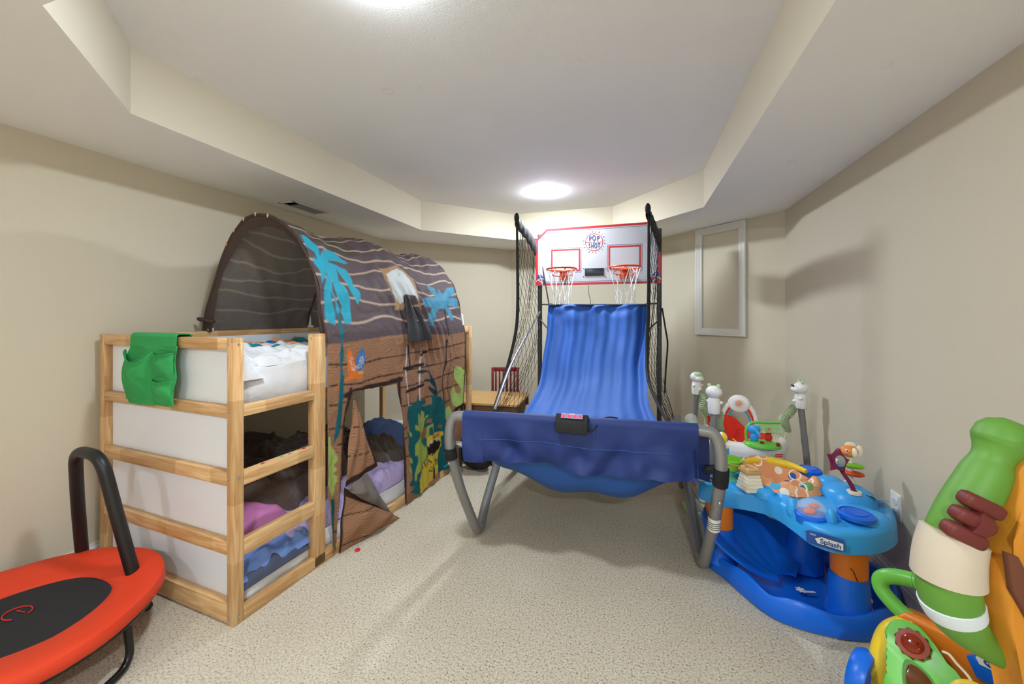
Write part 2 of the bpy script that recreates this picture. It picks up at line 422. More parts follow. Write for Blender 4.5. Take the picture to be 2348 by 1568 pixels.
# tray ceiling: soffit ring, upright sides, raised centre
TRAY = [(-0.408, -0.117), (-0.409, 2.159), (0.293, 2.902), (1.335, 2.900), (2.046, 2.101), (2.052, -0.117), (1.60, -0.559), (0.051, -0.559)]
def ceiling():
    b = MB(); bm = b.bm
    def loop(P, z): return [bm.verts.new((x, y, z)) for x, y in P]
    OUT = [(x * 1.0 + (0.05 if x > 0.8 else -0.05), y + (0.05 if y > 1 else -0.05)) for x, y in PLAN]
    o = loop(OUT, HS); t = loop(TRAY, HS)
    eo = [bm.edges.new((o[i], o[(i + 1) % len(o)])) for i in range(len(o))]
    et = [bm.edges.new((t[i], t[(i + 1) % len(t)])) for i in range(len(t))]
    r = bmesh.ops.triangle_fill(bm, use_beauty=True, use_dissolve=False, edges=eo + et)
    for f in [g for g in r['geom'] if isinstance(g, bmesh.types.BMFace)]:
        f.material_index = 0
    u = loop(TRAY, HC); n = len(TRAY)
    for i in range(n):
        f = bm.faces.new((t[i], t[(i + 1) % n], u[(i + 1) % n], u[i])); f.material_index = 1
    f = bm.faces.new(u); f.material_index = 0
    bmesh.ops.recalc_face_normals(bm, faces=bm.faces)
    # give the slab a back side so that no light leaks in
    c = [bm.verts.new((x, y, HC + 0.12)) for x, y in OUT]; bm.faces.new(c)
    for i in range(len(o)): bm.faces.new((o[i], o[(i + 1) % len(o)], c[(i + 1) % len(o)], c[i]))
    b.build('ceiling', ['ceiling_paint', 'wall_paint'], None, kind='structure', smooth=0, fix=False)
ceiling()

# ------------------------------------------------------------------ downlights
lab = {'far': 'round recessed downlight glowing in the raised ceiling above the backboard', 'near': 'round recessed downlight in the raised ceiling over the loft bed end',
       'rear': 'unseen recessed downlight in the low ceiling behind the camera'}
for k, (nm, x, y, z, st) in enumerate(LAMPS):
    d = thing('recessed_downlight', lab[nm], 'ceiling light', (x, y, z), 0, 'recessed ceiling downlights')
    key = 'lens_%d' % k
    mat(key, 'ffffff', var=0, emit='e8f4ff', estr=st)
    MB().lathe([(0.098, 0.0), (0.097, -0.003), (0.092, -0.0045), (0.086, -0.003), (0.086, 0.0)], 40, cap=False).build('trim_ring', 'trim_white', d)
    MB().lathe([(0.086, -0.004), (0.080, -0.012), (0.062, -0.019), (0.034, -0.023), (0.004, -0.024)], 32).build('lens', key, d, label='glowing white lens')

# ------------------------------------------------------------------ ceiling vent, wall frame, outlet
v = thing('ceiling_vent', 'white metal air vent in the low ceiling strip above the tent', 'air vent', (-0.845, 1.205, HS))
b = MB()
for sx in (-1, 1): b.box((sx * 0.068, 0, -0.004), (0.022, 0.34, 0.008), bev=0.002)
for sy in (-1, 1): b.box((0, sy * 0.16, -0.004), (0.15, 0.02, 0.008), bev=0.002)
b.build('frame', 'vent_metal', v)
MB().box((0, 0, 0.001), (0.12, 0.31, 0.002)).build('duct', 'vent_dark', v)
b = MB()
for i in range(9): b.box((-0.052 + i * 0.013, 0.03, -0.004), (0.0125, 0.24, 0.0015), rot=Matrix.Rotation(R(38), 3, 'Y'))
b.build('louvre', 'vent_metal', v)

d45 = Vector((1, -1, 0)).normalized(); nin = Vector((-1, -1, 0)).normalized()
fc = Vector((2.285, 2.783, 0)) + nin * 0.0
f = thing('wall_frame', 'empty white moulded picture frame fixed to the angled wall', 'frame', (0, 0, 0))
Mf = Matrix((d45, Vector((0, 0, 1)), nin)).transposed().to_4x4(); Mf.translation = Vector((2.282, 2.780, 0))
def mould(b, p0, p1, inward):
    # p0,p1 on outer edge in frame coords, inward = unit 2d; stepped profile with mitred ends
    prof = [(0, 0), (0, 0.020), (0.006, 0.024), (0.018, 0.024), (0.022, 0.020), (0.03, 0.022), (0.036, 0.018), (0.044, 0.019), (0.050, 0.014), (0.062, 0.012), (0.066, 0.006), (0.066, 0)]
    d = Vector((p1[0] - p0[0], p1[1] - p0[1])).normalized(); L = (Vector(p1) - Vector(p0)).length
    A = []; B = []
    for w, h in prof:
        a = Vector(p0) + Vector(inward) * w + d * w; c = Vector(p1) + Vector(inward) * w - d * w
        A.append(b.bm.verts.new(Mf @ Vector((a.x, a.y, h + 0.002)))); B.append(b.bm.verts.new(Mf @ Vector((c.x, c.y, h + 0.002))))
    for i in range(len(prof) - 1): b.bm.faces.new((A[i], A[i + 1], B[i + 1], B[i]))
    b.bm.faces.new((A[0], B[0], B[-1], A[-1]))
w, z0, z1 = 0.2425, 1.083, 2.082
cs = [(-w, z0), (w, z0), (w, z1), (-w, z1)]; inn = [(0, 1), (-1, 0), (0, -1), (1, 0)]
for i in range(4):
    b = MB(); mould(b, cs[i], cs[(i + 1) % 4], inn[i]); b.build('frame_rail' if i % 2 == 0 else 'frame_stile', 'trim_white', f, smooth=0, world=True)
o = thing('wall_outlet', 'white duplex power outlet on the right wall above the blue play saucer', 'outlet', (XR, 1.011, 0.413))
MB().box((-0.0035, 0, 0), (0.007, 0.072, 0.118), bev=0.003).build('cover_plate', 'plastic_white', o)
for sz in (-1, 1):
    b = MB(); b.prism([(0.0165 * math.cos(a), max(-0.0135, min(0.0135, 0.0175 * math.sin(a)))) for a in [2 * PI * i / 24 for i in range(24)]], 0.003, basis((-0.0065, 0, sz * 0.0195), (0, -1, 0), (0, 0, 1)))
    rc = b.build('socket', 'trim_white', o)
    b = MB()
    for dy in (-0.006, 0.006): b.box((-0.0098, dy, sz * 0.0195 + 0.003), (0.0012, 0.002, 0.008))
    b.box((-0.0098, 0, sz * 0.0195 - 0.007), (0.0012, 0.004, 0.004)); b.build('slot', 'vent_metal', rc)
MB().ell((-0.0075, 0, 0), (0.0015, 0.003, 0.003)).build('screw', 'chrome', o)
# ================================================================== loft bed (own frame: x 0 is its room side, y runs to the far end)
BR = -0.0721
bed = thing('loft_bed', 'low pine loft bed with white end panels and ladder rungs along the left wall', 'bed', (0, 0, 0), BR)
def post(name, x, y, sx, sy, z0=0.0, z1=1.172, holes=()):
    p = MB().box((x, y, (z0 + z1) / 2), (sx, sy, z1 - z0), bev=0.003).build(name, 'pine', bed)
    for (hx, hy, hz, ax) in holes:
        bb = MB(); M = basis((hx, hy, hz), (0, 1, 0) if ax == 'x' else (1, 0, 0), (0, 0, 1))
        if ax == 'y': M = basis((hx, hy, hz), (1, 0, 0), (0, 0, 1))
        bb.lathe([(0.0062, -0.001), (0.0062, 0.0012), (0.004, 0.0022), (0.0022, 0.001), (0.0005, 0.0008)], 14, M); bb.build('bolt', 'chrome', p)
HN = [(-0.028, -0.0005, z, 'y') for z in (1.145, 0.872, 0.598, 0.03)] + [(0.0005, 0.022, z, 'x') for z in (1.145, 0.598, 0.03)]
HN[4:] = [(0.0005, 0.022, z, 'x') for z in (1.145, 0.598, 0.03)]
post('corner_post', -0.02, 0.022, 0.04, 0.044, holes=HN)
post('corner_post', -0.97, 0.022, 0.04, 0.044, holes=[(-0.972, -0.0005, 1.15, 'y'), (-0.972, -0.0005, 0.872, 'y')])
post('corner_post', -0.02, 2.068, 0.04, 0.044)
post('corner_post', -0.97, 2.068, 0.04, 0.044)
post('ladder_post', -0.0225, 0.430, 0.045, 0.068, z0=0.004, holes=[(-0.022, 0.3955, 1.15, 'y')])
def rail(name, c, s): return MB().box(c, s, bev=0.0025).build(name, 'pine', bed)
# near end: rails in front of the white sheet
for z0, z1 in ((1.122, 1.17), (0.846, 0.892), (0.566, 0.622), (0.284, 0.338), (0.008, 0.088)):
    rail('end_rail', (-0.495, 0.016, (z0 + z1) / 2), (0.912, 0.032, z1 - z0))
MB().box((-0.495, 0.036, 0.57), (0.905, 0.006, 1.10)).build('end_panel', 'panel_white', bed)
for z0, z1 in ((1.122, 1.17), (0.846, 0.892), (0.008, 0.088)): rail('end_rail', (-0.495, 2.074, (z0 + z1) / 2), (0.912, 0.032, z1 - z0))
MB().box((-0.495, 2.052, 1.0), (0.905, 0.006, 0.25)).build('end_panel', 'panel_white', bed)
# ladder bay rungs and the long rails
for z0, z1 in ((0.845, 0.892), (0.560, 0.617), (0.268, 0.335)):
    rail('ladder_rung', (-0.016, 0.220, (z0 + z1) / 2), (0.032, 0.352, z1 - z0))
rail('bottom_rail', (-0.016, 1.045, 0.029), (0.032, 1.998, 0.054))
rail('bottom_rail', (-0.974, 1.045, 0.029), (0.032, 1.998, 0.054))
rail('side_rail', (-0.06, 1.25, 0.858), (0.028, 1.59, 0.06)); rail('side_rail', (-0.974, 1.045, 0.858), (0.032, 1.998, 0.06))
rail('top_rail', (-0.974, 1.045, 1.144), (0.032, 1.998, 0.052)); rail('top_rail', (-0.020, 1.255, 1.144), (0.028, 1.58, 0.052))
MB().box((-0.956, 1.045, 1.01), (0.006, 1.99, 0.25)).build('guard_panel', 'panel_white', bed)
MB().box((-0.040, 1.255, 1.01), (0.006, 1.58, 0.25)).build('guard_panel', 'panel_white', bed)
for i in range(12): MB().box((-0.5, 0.12 + i * 0.168, 0.842), (0.90, 0.07, 0.016)).build('slat', 'pine', bed)
# stickers left on the middle rung
for y, z, c in ((0.135, 0.583, 'label_red'), (0.225, 0.596, 'sea_green'), (0.268, 0.603, 'bedding_blue'), (0.30, 0.606, 'yellow_plastic'), (0.345, 0.61, 'label_red')):
    MB().box((-0.012, y, 0.6176), (0.012, 0.018, 0.0008)).build('sticker', c, bed)

# ------------------------------------------------------------------ mattresses and bedding
def bx(P): return ROOTM[bed.name] @ Vector(P)
def mattress(name, label, x0, x1, y0, y1, z0, z1, wr=0.006, seed=0):
    t = thing(name, label, 'mattress', bx(((x0 + x1) / 2, (y0 + y1) / 2, z0)), BR)
    b = MB(); sx, sy, h = (x1 - x0) / 2, (y1 - y0) / 2, z1 - z0; rr = 0.055
    nu, nv = 140, 17
    def f(u, v):
        # rounded rectangle walked by u, profile by v (side wall then top centre)
        a = u * 2 * PI; k = 0.16
        cx, cy = math.cos(a), math.sin(a)
        m = max(abs(cx), abs(cy)); ex, ey = cx / m, cy / m
        if v < 0.55:
            t_ = v / 0.55; z = h * t_ * 0.86; off = -0.02 * (1 - math.sin(PI * min(1, t_ * .9 + .05)))
            sc = 1.0
        else:
            t_ = (v - 0.55) / 0.45; z = h * (0.86 + 0.14 * math.sin(min(1, t_ * 3) * PI / 2)); off = -0.05 * min(1, t_ * 3) ** 2; sc = 1 - t_
            if sc < 1: off *= sc ** .3
        x = ex * (sx + off) * (sc if v >= 0.55 else 1); y = ey * (sy + off) * (sc if v >= 0.55 else 1)
        w = wr * nz(x * 5 + seed, y * 9, z * 14) + wr * .8 * math.sin(y * 26 + z * 30 + 3 * nz(x * 3, y * 3, seed))
        nx, ny = ex * (v < .6), ey * (v < .6)
        return (x + nx * w, y + ny * w, z + w * (v > .5))
    b.surf(nu, nv, f, closeu=True); b.build('fitted_sheet', 'sheet_white', t, smooth=70)
    return t
mattress('mattress', 'white sheeted mattress on the floor inside the loft bed', -0.945, -0.040, 0.055, 2.035, 0.004, 0.150, 0.006, 3)
mattress('mattress', 'white sheeted mattress on the upper deck of the loft bed', -0.948, -0.064, 0.055, 2.035, 0.851, 1.058, 0.006, 9)
def heap(name, label, cat, m, x0, x1, y0, y1, zb, h, amp, fr, seed, group=None, nu=70, nv=70, paint=None, edge=0.35, slope=(0, 0), part='fabric'):
    t = thing(name, label, cat, bx(((x0 + x1) / 2, (y0 + y1) / 2, zb)), BR, group)
    b = MB(); cols = []
    lay = b.bm.verts.layers.float_color.new('pattern')
    def f(u, v):
        x = (u - .5) * (x1 - x0); y = (v - .5) * (y1 - y0)
        e = min(1, min(u, 1 - u) / edge) ; g = min(1, min(v, 1 - v) / edge)
        q = (math.sin(e * PI / 2) * math.sin(g * PI / 2)) ** 0.6
        n1 = nz(x * fr + seed, y * fr, seed * 2.1); n2 = nz(x * fr * 2.3, y * fr * 2.3 + seed, 5.1); rid = 1 - abs(nz(x * fr * 1.3 + seed, y * fr * .8 + seed, 1.7)) * 2
        z = h * q * (1 + slope[0] * (u - .5) + slope[1] * (v - .5)) + amp * min(1, q * 1.6) * (n1 + .5 * n2 + .5 * rid)
        dx = amp * .8 * nz(x * fr, y * fr + 9, seed); dy = amp * .8 * nz(x * fr + 4, y * fr, seed + 2)
        k = min(1.0, q * 2)
        return (x + dx * k, y + dy * k, max(z, 0.0))
    b.surf(nu, nv, f)
    if paint:
        for vv in b.bm.verts: vv[lay] = (*lin(paint(vv.co.x, vv.co.y, vv.co.z)), 1)
    b.build(part, m, t, smooth=70)
    return t
def duvet_col(x, y, z):
    a = nz(x * 6 + 2, y * 6, 1.0); bb = nz(x * 5 + 8, y * 5 + 3, 4.0); cc = nz(x * 7 + 1, y * 6 - 3, 8.0)
    if a > 0.27 and x < 0.25: return '2f7f8a'
    if bb > 0.30 and x < 0.2: return '2e5c94'
    if cc > 0.36 and x < 0.1: return 'd98d4a'
    return 'd8d8db'
heap('duvet', 'rumpled white duvet with teal and blue print on the upper mattress', 'duvet', 'print_cloth', -0.93, -0.085, 0.075, 1.2, 1.030, 0.052, 0.036, 9.0, 3.3, paint=duvet_col, edge=0.12, nu=90, nv=110)
heap('pillowcase', 'bunched white pillowcase poking over the mattress corner of the loft bed', 'pillowcase', 'sheet_white', -0.21, -0.042, 0.05, 0.17, 0.985, 0.10, 0.03, 22, 8.1, edge=0.45, nu=40, nv=40)
heap('plush_blanket', 'dark brown plush blanket heaped against the wall in the lower bunk', 'blanket', 'plush_brown', -0.94, -0.22, 0.075, 1.55, 0.140, 0.26, 0.075, 8.5, 1.2, edge=0.22, slope=(-.3, -.5), nu=90, nv=140)
heap('blanket', 'lavender blanket crumpled along the lower bunk mattress', 'blanket', 'lavender', -0.46, -0.058, 0.075, 1.36, 0.140, 0.085, 0.038, 9.5, 5.2, edge=0.22, nv=130)
heap('bed_sheet', 'light blue sheet trailing along the lower mattress edge below the bottom rung', 'sheet', 'bedding_blue', -0.22, -0.036, 0.052, 0.46, 0.128, 0.075, 0.024, 13, 2.7, edge=0.3)
heap('bed_sheet', 'dark slate edged sheet bunched under the light blue sheet', 'sheet', 'bedding_navy', -0.19, -0.030, 0.05, 0.42, 0.100, 0.065, 0.018, 14, 6.4, edge=0.25)
heap('pillow', 'pink pillow leaning in the near corner of the lower bunk', 'pillow', 'pink_cloth', -0.50, -0.10, 0.10, 0.42, 0.20, 0.135, 0.016, 9, 7.7, edge=0.5)
heap('pillow', 'blue pillow at the far end of the brown plush blanket', 'pillow', 'bedding_blue', -0.90, -0.42, 1.42, 1.90, 0.135, 0.24, 0.03, 8, 4.4, edge=0.45)

# ------------------------------------------------------------------ green pocket organizer over the end rail
og = thing('bed_organizer', 'green fabric pocket organizer hanging over the bed end rail', 'organizer', bx((-0.50, 0, 0.88)), BR)
def obuild(b, name, parent=og): # bed coords -> organizer frame
    bmesh.ops.translate(b.bm, verts=b.bm.verts, vec=(0.50, 0, -0.88)); return b.build(name, 'organizer_green', parent, smooth=60)
def back_f(u, v):
    # v 0: behind rail, over the top, down the front
    L = [(0.045, 1.10), (0.045, 1.174), (0.036, 1.180), (-0.004, 1.181), (-0.012, 1.172), (-0.014, 1.13), (-0.016, 1.06), (-0.020, 0.98), (-0.022, 0.90), (-0.020, 0.865)]
    s = v * (len(L) - 1); i = min(int(s), len(L) - 2); t = s - i
    y = L[i][0] * (1 - t) + L[i + 1][0] * t; z = L[i][1] * (1 - t) + L[i + 1][1] * t
    bulge = 0.016 * math.sin(PI * max(0, min(1, (1.12 - z) / 0.26))) if z < 1.12 else 0
    x0 = -0.685 - (bulge * 3.2); x1 = -0.345 + 0.01 * math.sin(z * 40) * (z < 1.13)
    return (x0 + (x1 - x0) * u, y - 0.004 * math.sin(u * 9 + z * 20) * (z < 1.12), z + (0.012 * (u - .5) if z < 1.0 else 0))
obuild(MB().surf(30, 60, back_f, thick=0.004), 'back_panel')
obuild(MB().tube([(-0.688, -0.015, 1.128), (-0.5, -0.018, 1.120), (-0.345, -0.016, 1.112)], 0.003, 6), 'seam')
def pocket(name, x0, x1, z0, z1, dep, sag):
    def f(u, v):
        z = z0 + (z1 - z0) * v; x = x0 + (x1 - x0) * u
        op = math.sin(PI * u)
        d = dep * op ** 0.7 * (0.35 + 0.65 * v) * (0.6 + .4 * math.sin(PI * min(1, v * 1.2)))
        return (x, -0.022 - d - 0.005 * nz(x * 30, z * 30, dep), z - sag * op * v * v + 0.012 * ((x + .5)))
    b = MB(); b.surf(26, 26, f, thick=0.0035); p = obuild(b, name)
    b = MB(); b.tube([Vector(f(i / 24, 1.0)) + Vector((0, -0.001, 0.001)) for i in range(25)], 0.0028, 6); obuild(b, 'hem', p)
pocket('large_pocket', -0.715, -0.505, 0.880, 1.108, 0.050, 0.055)
pocket('small_pocket', -0.500, -0.352, 0.990, 1.098, 0.036, 0.012)
pocket('small_pocket', -0.500, -0.352, 0.872, 0.978, 0.040, 0.010)
# ================================================================== jungle tent over the bed
PAT = [['L','dk',7,[[469,992],[605,976],[733,972],[865,984],[1105,984],[1145,992],[1265,992],[1333,992],[1613,996],[1933,1016]]],['L','dk',7,[[477,880],[549,876],[629,864],[697,860],[769,868],[865,876],[1081,872],[1121,880],[1269,880],[1613,876],[1769,892],[1933,896]]],['L','dk',7,[[1045,776],[1189,772],[1293,776],[1441,772],[1585,776],[1753,788],[1913,796]]],['L','dk',7,[[1053,656],[1173,648],[1305,660],[1469,648],[1573,668],[1821,672]]],['L','dk',7,[[1369,556],[1577,556],[1697,568]]],['L','dk',7,[[465,992],[549,984]]],['L','dk',7,[[477,780],[549,768],[553,772],[597,772]]],['L','dk',7,[[477,656],[589,640]]],['L','dk',7,[[541,556],[589,552]]],['L','dk',7,[[513,108],[549,92]]],['L','dk',7,[[1041,496],[1097,508]]],['L','dk',7,[[1085,436],[1113,436]]],['L','dk',7,[[1101,312],[1129,308]]],['L','dk2',26,[[601,808],[649,820],[717,824],[1009,828],[1053,832]]],['L','dk2',22,[[1029,840],[1033,652],[1049,520],[1085,328],[1093,196],[1093,0]]],['L','dk2',20,[[629,836],[609,736],[593,640],[573,496],[565,356],[565,228],[565,108],[541,0]]],['L','wh',9,[[1117,1032],[1105,924],[1097,896],[1105,816],[1117,748],[1129,660],[1145,600],[1137,640],[1157,552],[1181,464],[1181,308]]],['L','wh',10,[[1281,1044],[1265,912],[1257,768],[1257,600],[1253,616],[1253,528],[1241,472]]],['L','dk',14,[[1133,1044],[1137,984],[1145,904]]],['L','dk',18,[[1081,896],[1165,896],[1301,900]]],['L','dk',18,[[1101,740],[1213,744],[1293,756]]],['L','dk',16,[[1125,576],[1217,576],[1285,592]]],['L','dk',16,[[1157,396],[1205,404],[1265,432]]],['L','dk',16,[[1173,264],[1229,272],[1289,272]]],['L','dk',16,[[1273,968],[1309,980],[1341,984]]],['L','navy',16,[[1641,1048],[1633,952],[1637,872],[1597,780],[1581,704],[1605,640],[1613,540]]],['L','dk',5,[[1701,1048],[1693,928],[1697,864],[1661,752],[1661,652],[1697,564]]],['L','dk',5,[[1617,660],[1641,556],[1649,432]]],['P','or',[[601,1068],[629,1044],[645,1016],[661,972],[673,940],[681,924],[701,916],[717,916],[713,900],[677,888],[645,888],[605,892],[601,880],[581,892],[589,904],[609,912],[625,920],[609,924],[601,972],[605,988],[597,1016]]],['P','bl',[[661,996],[681,1032],[709,1064],[721,1056],[733,1020],[733,972],[709,944],[701,928],[673,932],[665,976]]],['P','yl',[[677,928],[717,928],[729,920],[717,912],[689,916]]],['L','or',5,[[585,896],[549,908]]],['L','or',5,[[585,896],[529,896]]],['L','or',5,[[585,896],[509,860]]],['L','or',5,[[585,896],[541,856]]],['P','dk',[[717,900],[729,912],[729,896]]],['L','wh',7,[[625,1012],[625,1008]]],['L','wh',7,[[617,996],[621,992]]],['L','wh',7,[[633,988],[633,988]]],['L','wh',7,[[629,980],[629,976]]],['L','wh',7,[[645,972],[645,972]]],['L','wh',7,[[637,960],[637,960]]],['L','wh',7,[[657,956],[657,956]]],['L','wh',7,[[637,948],[637,944]]],['L','wh',7,[[649,944],[653,940]]],['L','wh',7,[[641,1004],[641,1004]]],['L','wh',7,[[693,1004],[693,1000]]],['L','wh',7,[[709,1008],[709,1004]]],['L','wh',7,[[701,988],[701,984]]],['L','wh',7,[[717,992],[717,988]]],['L','wh',7,[[689,988],[689,984]]],['L','wh',7,[[685,968],[685,968]]],['L','wh',7,[[701,972],[701,968]]],['L','wh',7,[[713,976],[717,972]]],['L','wh',7,[[673,960],[673,960]]],['L','wh',7,[[697,956],[697,952]]],['L','wh',7,[[681,952],[681,948]]],['P','lg',[[469,616],[489,616],[493,572],[513,544],[525,524],[545,480],[521,452],[541,424],[517,412],[541,388],[537,360],[525,348],[525,312],[505,284],[489,328],[469,380],[481,424],[469,488]]],['P','lg',[[493,252],[525,256],[525,240],[493,232]]],['P','tl',[[493,284],[525,276],[529,252],[525,188],[517,120],[517,16],[509,20],[501,128]]],['P','lg',[[1765,812],[1793,828],[1853,816],[1925,780],[1921,732],[1913,608],[1897,524],[1861,488],[1801,488],[1749,516],[1713,568],[1701,628],[1721,664],[1757,668],[1789,644],[1801,604],[1845,592],[1857,624],[1833,668],[1769,740]]],['P','lg',[[1909,536],[1937,568],[1937,516],[1937,496],[1913,504]]],['P','lg',[[1649,520],[1681,520],[1713,492],[1717,472],[1729,452],[1713,424],[1673,424],[1629,436],[1621,480],[1649,488]]],['P','lg',[[1645,516],[1689,520],[1725,480],[1729,412],[1701,376],[1677,404],[1625,428],[1621,492]]],['P','bk',[[1793,484],[1897,504],[1937,492],[1937,396],[1813,416],[1729,408],[1717,448]]],['P','bk',[[1733,440],[1801,472],[1897,480],[1937,464],[1937,392],[1821,380],[1713,372]]],['L','wood',38,[[1837,448],[1837,444]]],['L','wood',38,[[1917,452],[1917,448]]],['P','tl',[[1173,652],[1189,656],[1209,652],[1233,692],[1245,692],[1241,656],[1273,648],[1309,652],[1345,636],[1349,612],[1277,616],[1285,600],[1321,588],[1357,564],[1409,560],[1429,580],[1365,580],[1365,596],[1421,592],[1429,620],[1421,652],[1469,648],[1505,656],[1525,656],[1517,628],[1569,620],[1597,584],[1621,540],[1617,436],[1109,560],[1113,608],[1133,608],[1145,580],[1169,588]]],['P','tl',[[1113,576],[1129,640],[1221,620],[1613,540],[1625,428],[1657,364],[1661,280],[1689,212],[1693,120],[1737,20],[1689,28],[1637,28],[1513,48],[1497,144],[1421,220],[1381,132],[1253,0],[1221,8],[1129,60],[1189,64],[1133,104],[1145,128],[1169,132],[1161,212],[1133,268],[1137,312],[1121,364],[1133,416],[1105,476],[1153,448],[1137,508]]],['P','navy2',[[1333,900],[1357,900],[1389,844],[1417,812],[1433,796],[1469,740],[1489,680],[1497,656],[1457,652],[1381,708],[1373,732],[1409,724],[1465,692],[1429,736],[1401,760],[1301,776],[1305,792],[1369,784],[1409,776],[1381,824],[1357,836],[1237,840],[1245,864],[1281,864],[1333,856],[1381,840],[1369,868]]],['P','lg2',[[1221,560],[1233,576],[1249,528],[1253,524],[1273,580],[1313,556],[1305,516],[1373,524],[1381,512],[1321,492],[1305,440],[1341,432],[1421,452],[1449,440],[1453,376],[1429,376],[1421,416],[1405,432],[1385,420],[1385,364],[1357,352],[1313,384],[1289,352],[1329,300],[1345,316],[1357,252],[1341,216],[1293,184],[1237,156],[1221,148],[1197,160],[1209,192],[1229,236],[1221,284],[1197,284],[1197,360],[1229,388],[1265,428],[1197,464],[1197,500],[1221,476]]],['P','wood',[[1269,392],[1313,444],[1349,448],[1357,432],[1333,384],[1289,356]]],['P','wood',[[1337,468],[1365,492],[1413,488],[1409,460]]],['P','wood',[[1505,388],[1533,408],[1581,392],[1577,380],[1525,384]]],['P','lg2',[[1133,296],[1165,276],[1173,244],[1145,252]]],['P','lg2',[[1129,244],[1161,196],[1161,168],[1133,208]]],['P','lg2',[[1137,468],[1169,444],[1169,420],[1145,436]]],['P','lg2',[[1197,160],[1221,152],[1217,104],[1197,116]]],['P','wood',[[1117,96],[1193,80],[1189,68],[1145,72]]],['P','wood',[[1117,60],[1221,8],[1153,0],[1105,0]]],['P','ty',[[1245,108],[1281,168],[1349,212],[1381,224],[1421,200],[1497,200],[1525,196],[1505,140],[1517,100],[1513,48],[1469,32],[1449,40],[1461,108],[1429,116],[1429,32],[1365,8],[1253,4]]],['P','ty',[[1357,352],[1393,368],[1441,364],[1497,364],[1585,344],[1593,316],[1565,312],[1577,244],[1537,204],[1497,196],[1421,200],[1377,220],[1353,268],[1357,300],[1349,328]]],['P','or2',[[1441,352],[1545,348],[1573,332],[1553,316],[1457,336]]],['P','bk',[[1361,296],[1405,312],[1457,316],[1545,292],[1569,264],[1553,232],[1517,216],[1457,208],[1413,212],[1373,232],[1357,272]]],['P','bk',[[1425,336],[1457,340],[1493,328],[1465,324]]],['L','wh',8,[[1385,292],[1377,308]]],['L','wh',8,[[1409,308],[1401,324]]],['L','wh',8,[[1437,308],[1429,324]]],['L','wh',8,[[1497,300],[1489,316]]],['L','wh',8,[[1521,292],[1517,308]]],['L','wh',8,[[1545,292],[1537,308]]],['L','ty',8,[[1401,216],[1409,228]]],['L','ty',8,[[1425,212],[1433,224]]],['L','ty',8,[[1493,208],[1505,220]]],['L','ty',8,[[1521,208],[1525,224]]],['L','bk',7,[[1349,192],[1361,164]]],['L','bk',7,[[1325,192],[1341,156]]],['L','bk',7,[[1305,180],[1313,156]]],['L','bk',7,[[1361,204],[1413,164]]],['L','bk',7,[[1429,140],[1449,108]]],['L','bk',7,[[1409,132],[1441,100]]],['L','bk',7,[[1465,164],[1497,160]]],['L','bk',7,[[1469,148],[1501,148]]],['L','bk',7,[[1477,128],[1501,124]]],['L','bk',7,[[1293,168],[1305,152]]],['L','bk',7,[[1393,112],[1421,96]]],['P','bk',[[1429,104],[1457,116],[1457,32],[1433,36]]],['L','lg2',6,[[1629,240],[1629,224]]],['L','lg2',6,[[1617,200],[1613,164]]],['P','cy',[[1605,64],[1645,76],[1657,60],[1617,52]]],['P','cy',[[493,1736],[521,1740],[581,1684],[545,1596],[585,1644],[633,1684],[689,1712],[733,1704],[749,1664],[805,1648],[769,1628],[605,1600],[617,1584],[685,1572],[749,1576],[757,1520],[741,1456],[781,1400],[773,1360],[729,1316],[721,1364],[701,1408],[681,1468],[669,1488],[649,1524],[641,1540],[625,1464],[661,1424],[685,1368],[665,1272],[653,1216],[625,1196],[597,1208],[601,1240],[593,1272],[605,1300],[573,1376],[577,1460],[553,1388],[573,1324],[589,1280],[565,1244],[557,1336],[541,1388],[537,1324],[553,1272],[533,1196],[501,1208],[477,1232],[489,1320],[501,1404],[533,1460],[549,1496],[485,1416],[497,1500],[489,1552],[501,1588],[521,1572],[525,1628],[473,1636]]],['P','tl2',[[557,1272],[577,1252],[585,1184],[577,1140],[561,1104],[573,1056],[577,1012],[565,984],[569,952],[581,912],[585,800],[573,700],[553,620],[541,600],[513,560],[529,716],[541,824],[541,860],[549,904],[553,960],[545,1012],[549,1064],[553,1104],[549,1140],[557,1204]]],['P','cy2',[[1553,1564],[1649,1520],[1665,1444],[1697,1512],[1733,1456],[1813,1512],[1905,1524],[1897,1452],[1777,1420],[1913,1408],[1901,1320],[1833,1332],[1733,1352],[1785,1300],[1785,1216],[1741,1204],[1725,1280],[1701,1300],[1657,1320],[1601,1308],[1541,1256],[1457,1168],[1421,1172],[1417,1236],[1525,1328],[1389,1320],[1405,1388],[1521,1420],[1621,1420],[1585,1476]]],['L','navy',20,[[1690,1300],[1660,1184],[1660,1092]]],['P','tan',[[1037,1616],[1069,1612],[1121,1612],[1229,1644],[1293,1608],[1361,1576],[1369,1512],[1353,1432],[1375,1300],[1340,1292],[1297,1416],[1205,1424],[1137,1290],[1057,1292],[1065,1328],[1093,1400],[1069,1412],[1057,1464],[1041,1512],[1049,1572]]],['P','win',[[1077,1560],[1205,1612],[1265,1584],[1325,1548],[1325,1496],[1349,1400],[1340,1330],[1300,1400],[1197,1408],[1120,1330],[1085,1396],[1077,1456],[1061,1500]]]]
TC = {'dk': '382720', 'dk2': '3f2c27', 'wh': 'dedbe0', 'navy': '2b3036', 'navy2': '23404c', 'or': 'ef7f33', 'or2': 'd9843a', 'bl': '4a7fc0', 'yl': 'd9bd54',
      'lg': 'b4cf72', 'lg2': 'a3b456', 'tl': '1c6468', 'tl2': '1f6f7c', 'bk': '242120', 'wood': '9a6d4f', 'ty': 'd8bf45', 'cy': '2fa7c2', 'cy2': '4c8ca9', 'tan': 'b08c68', 'win': 'd6dad9'}
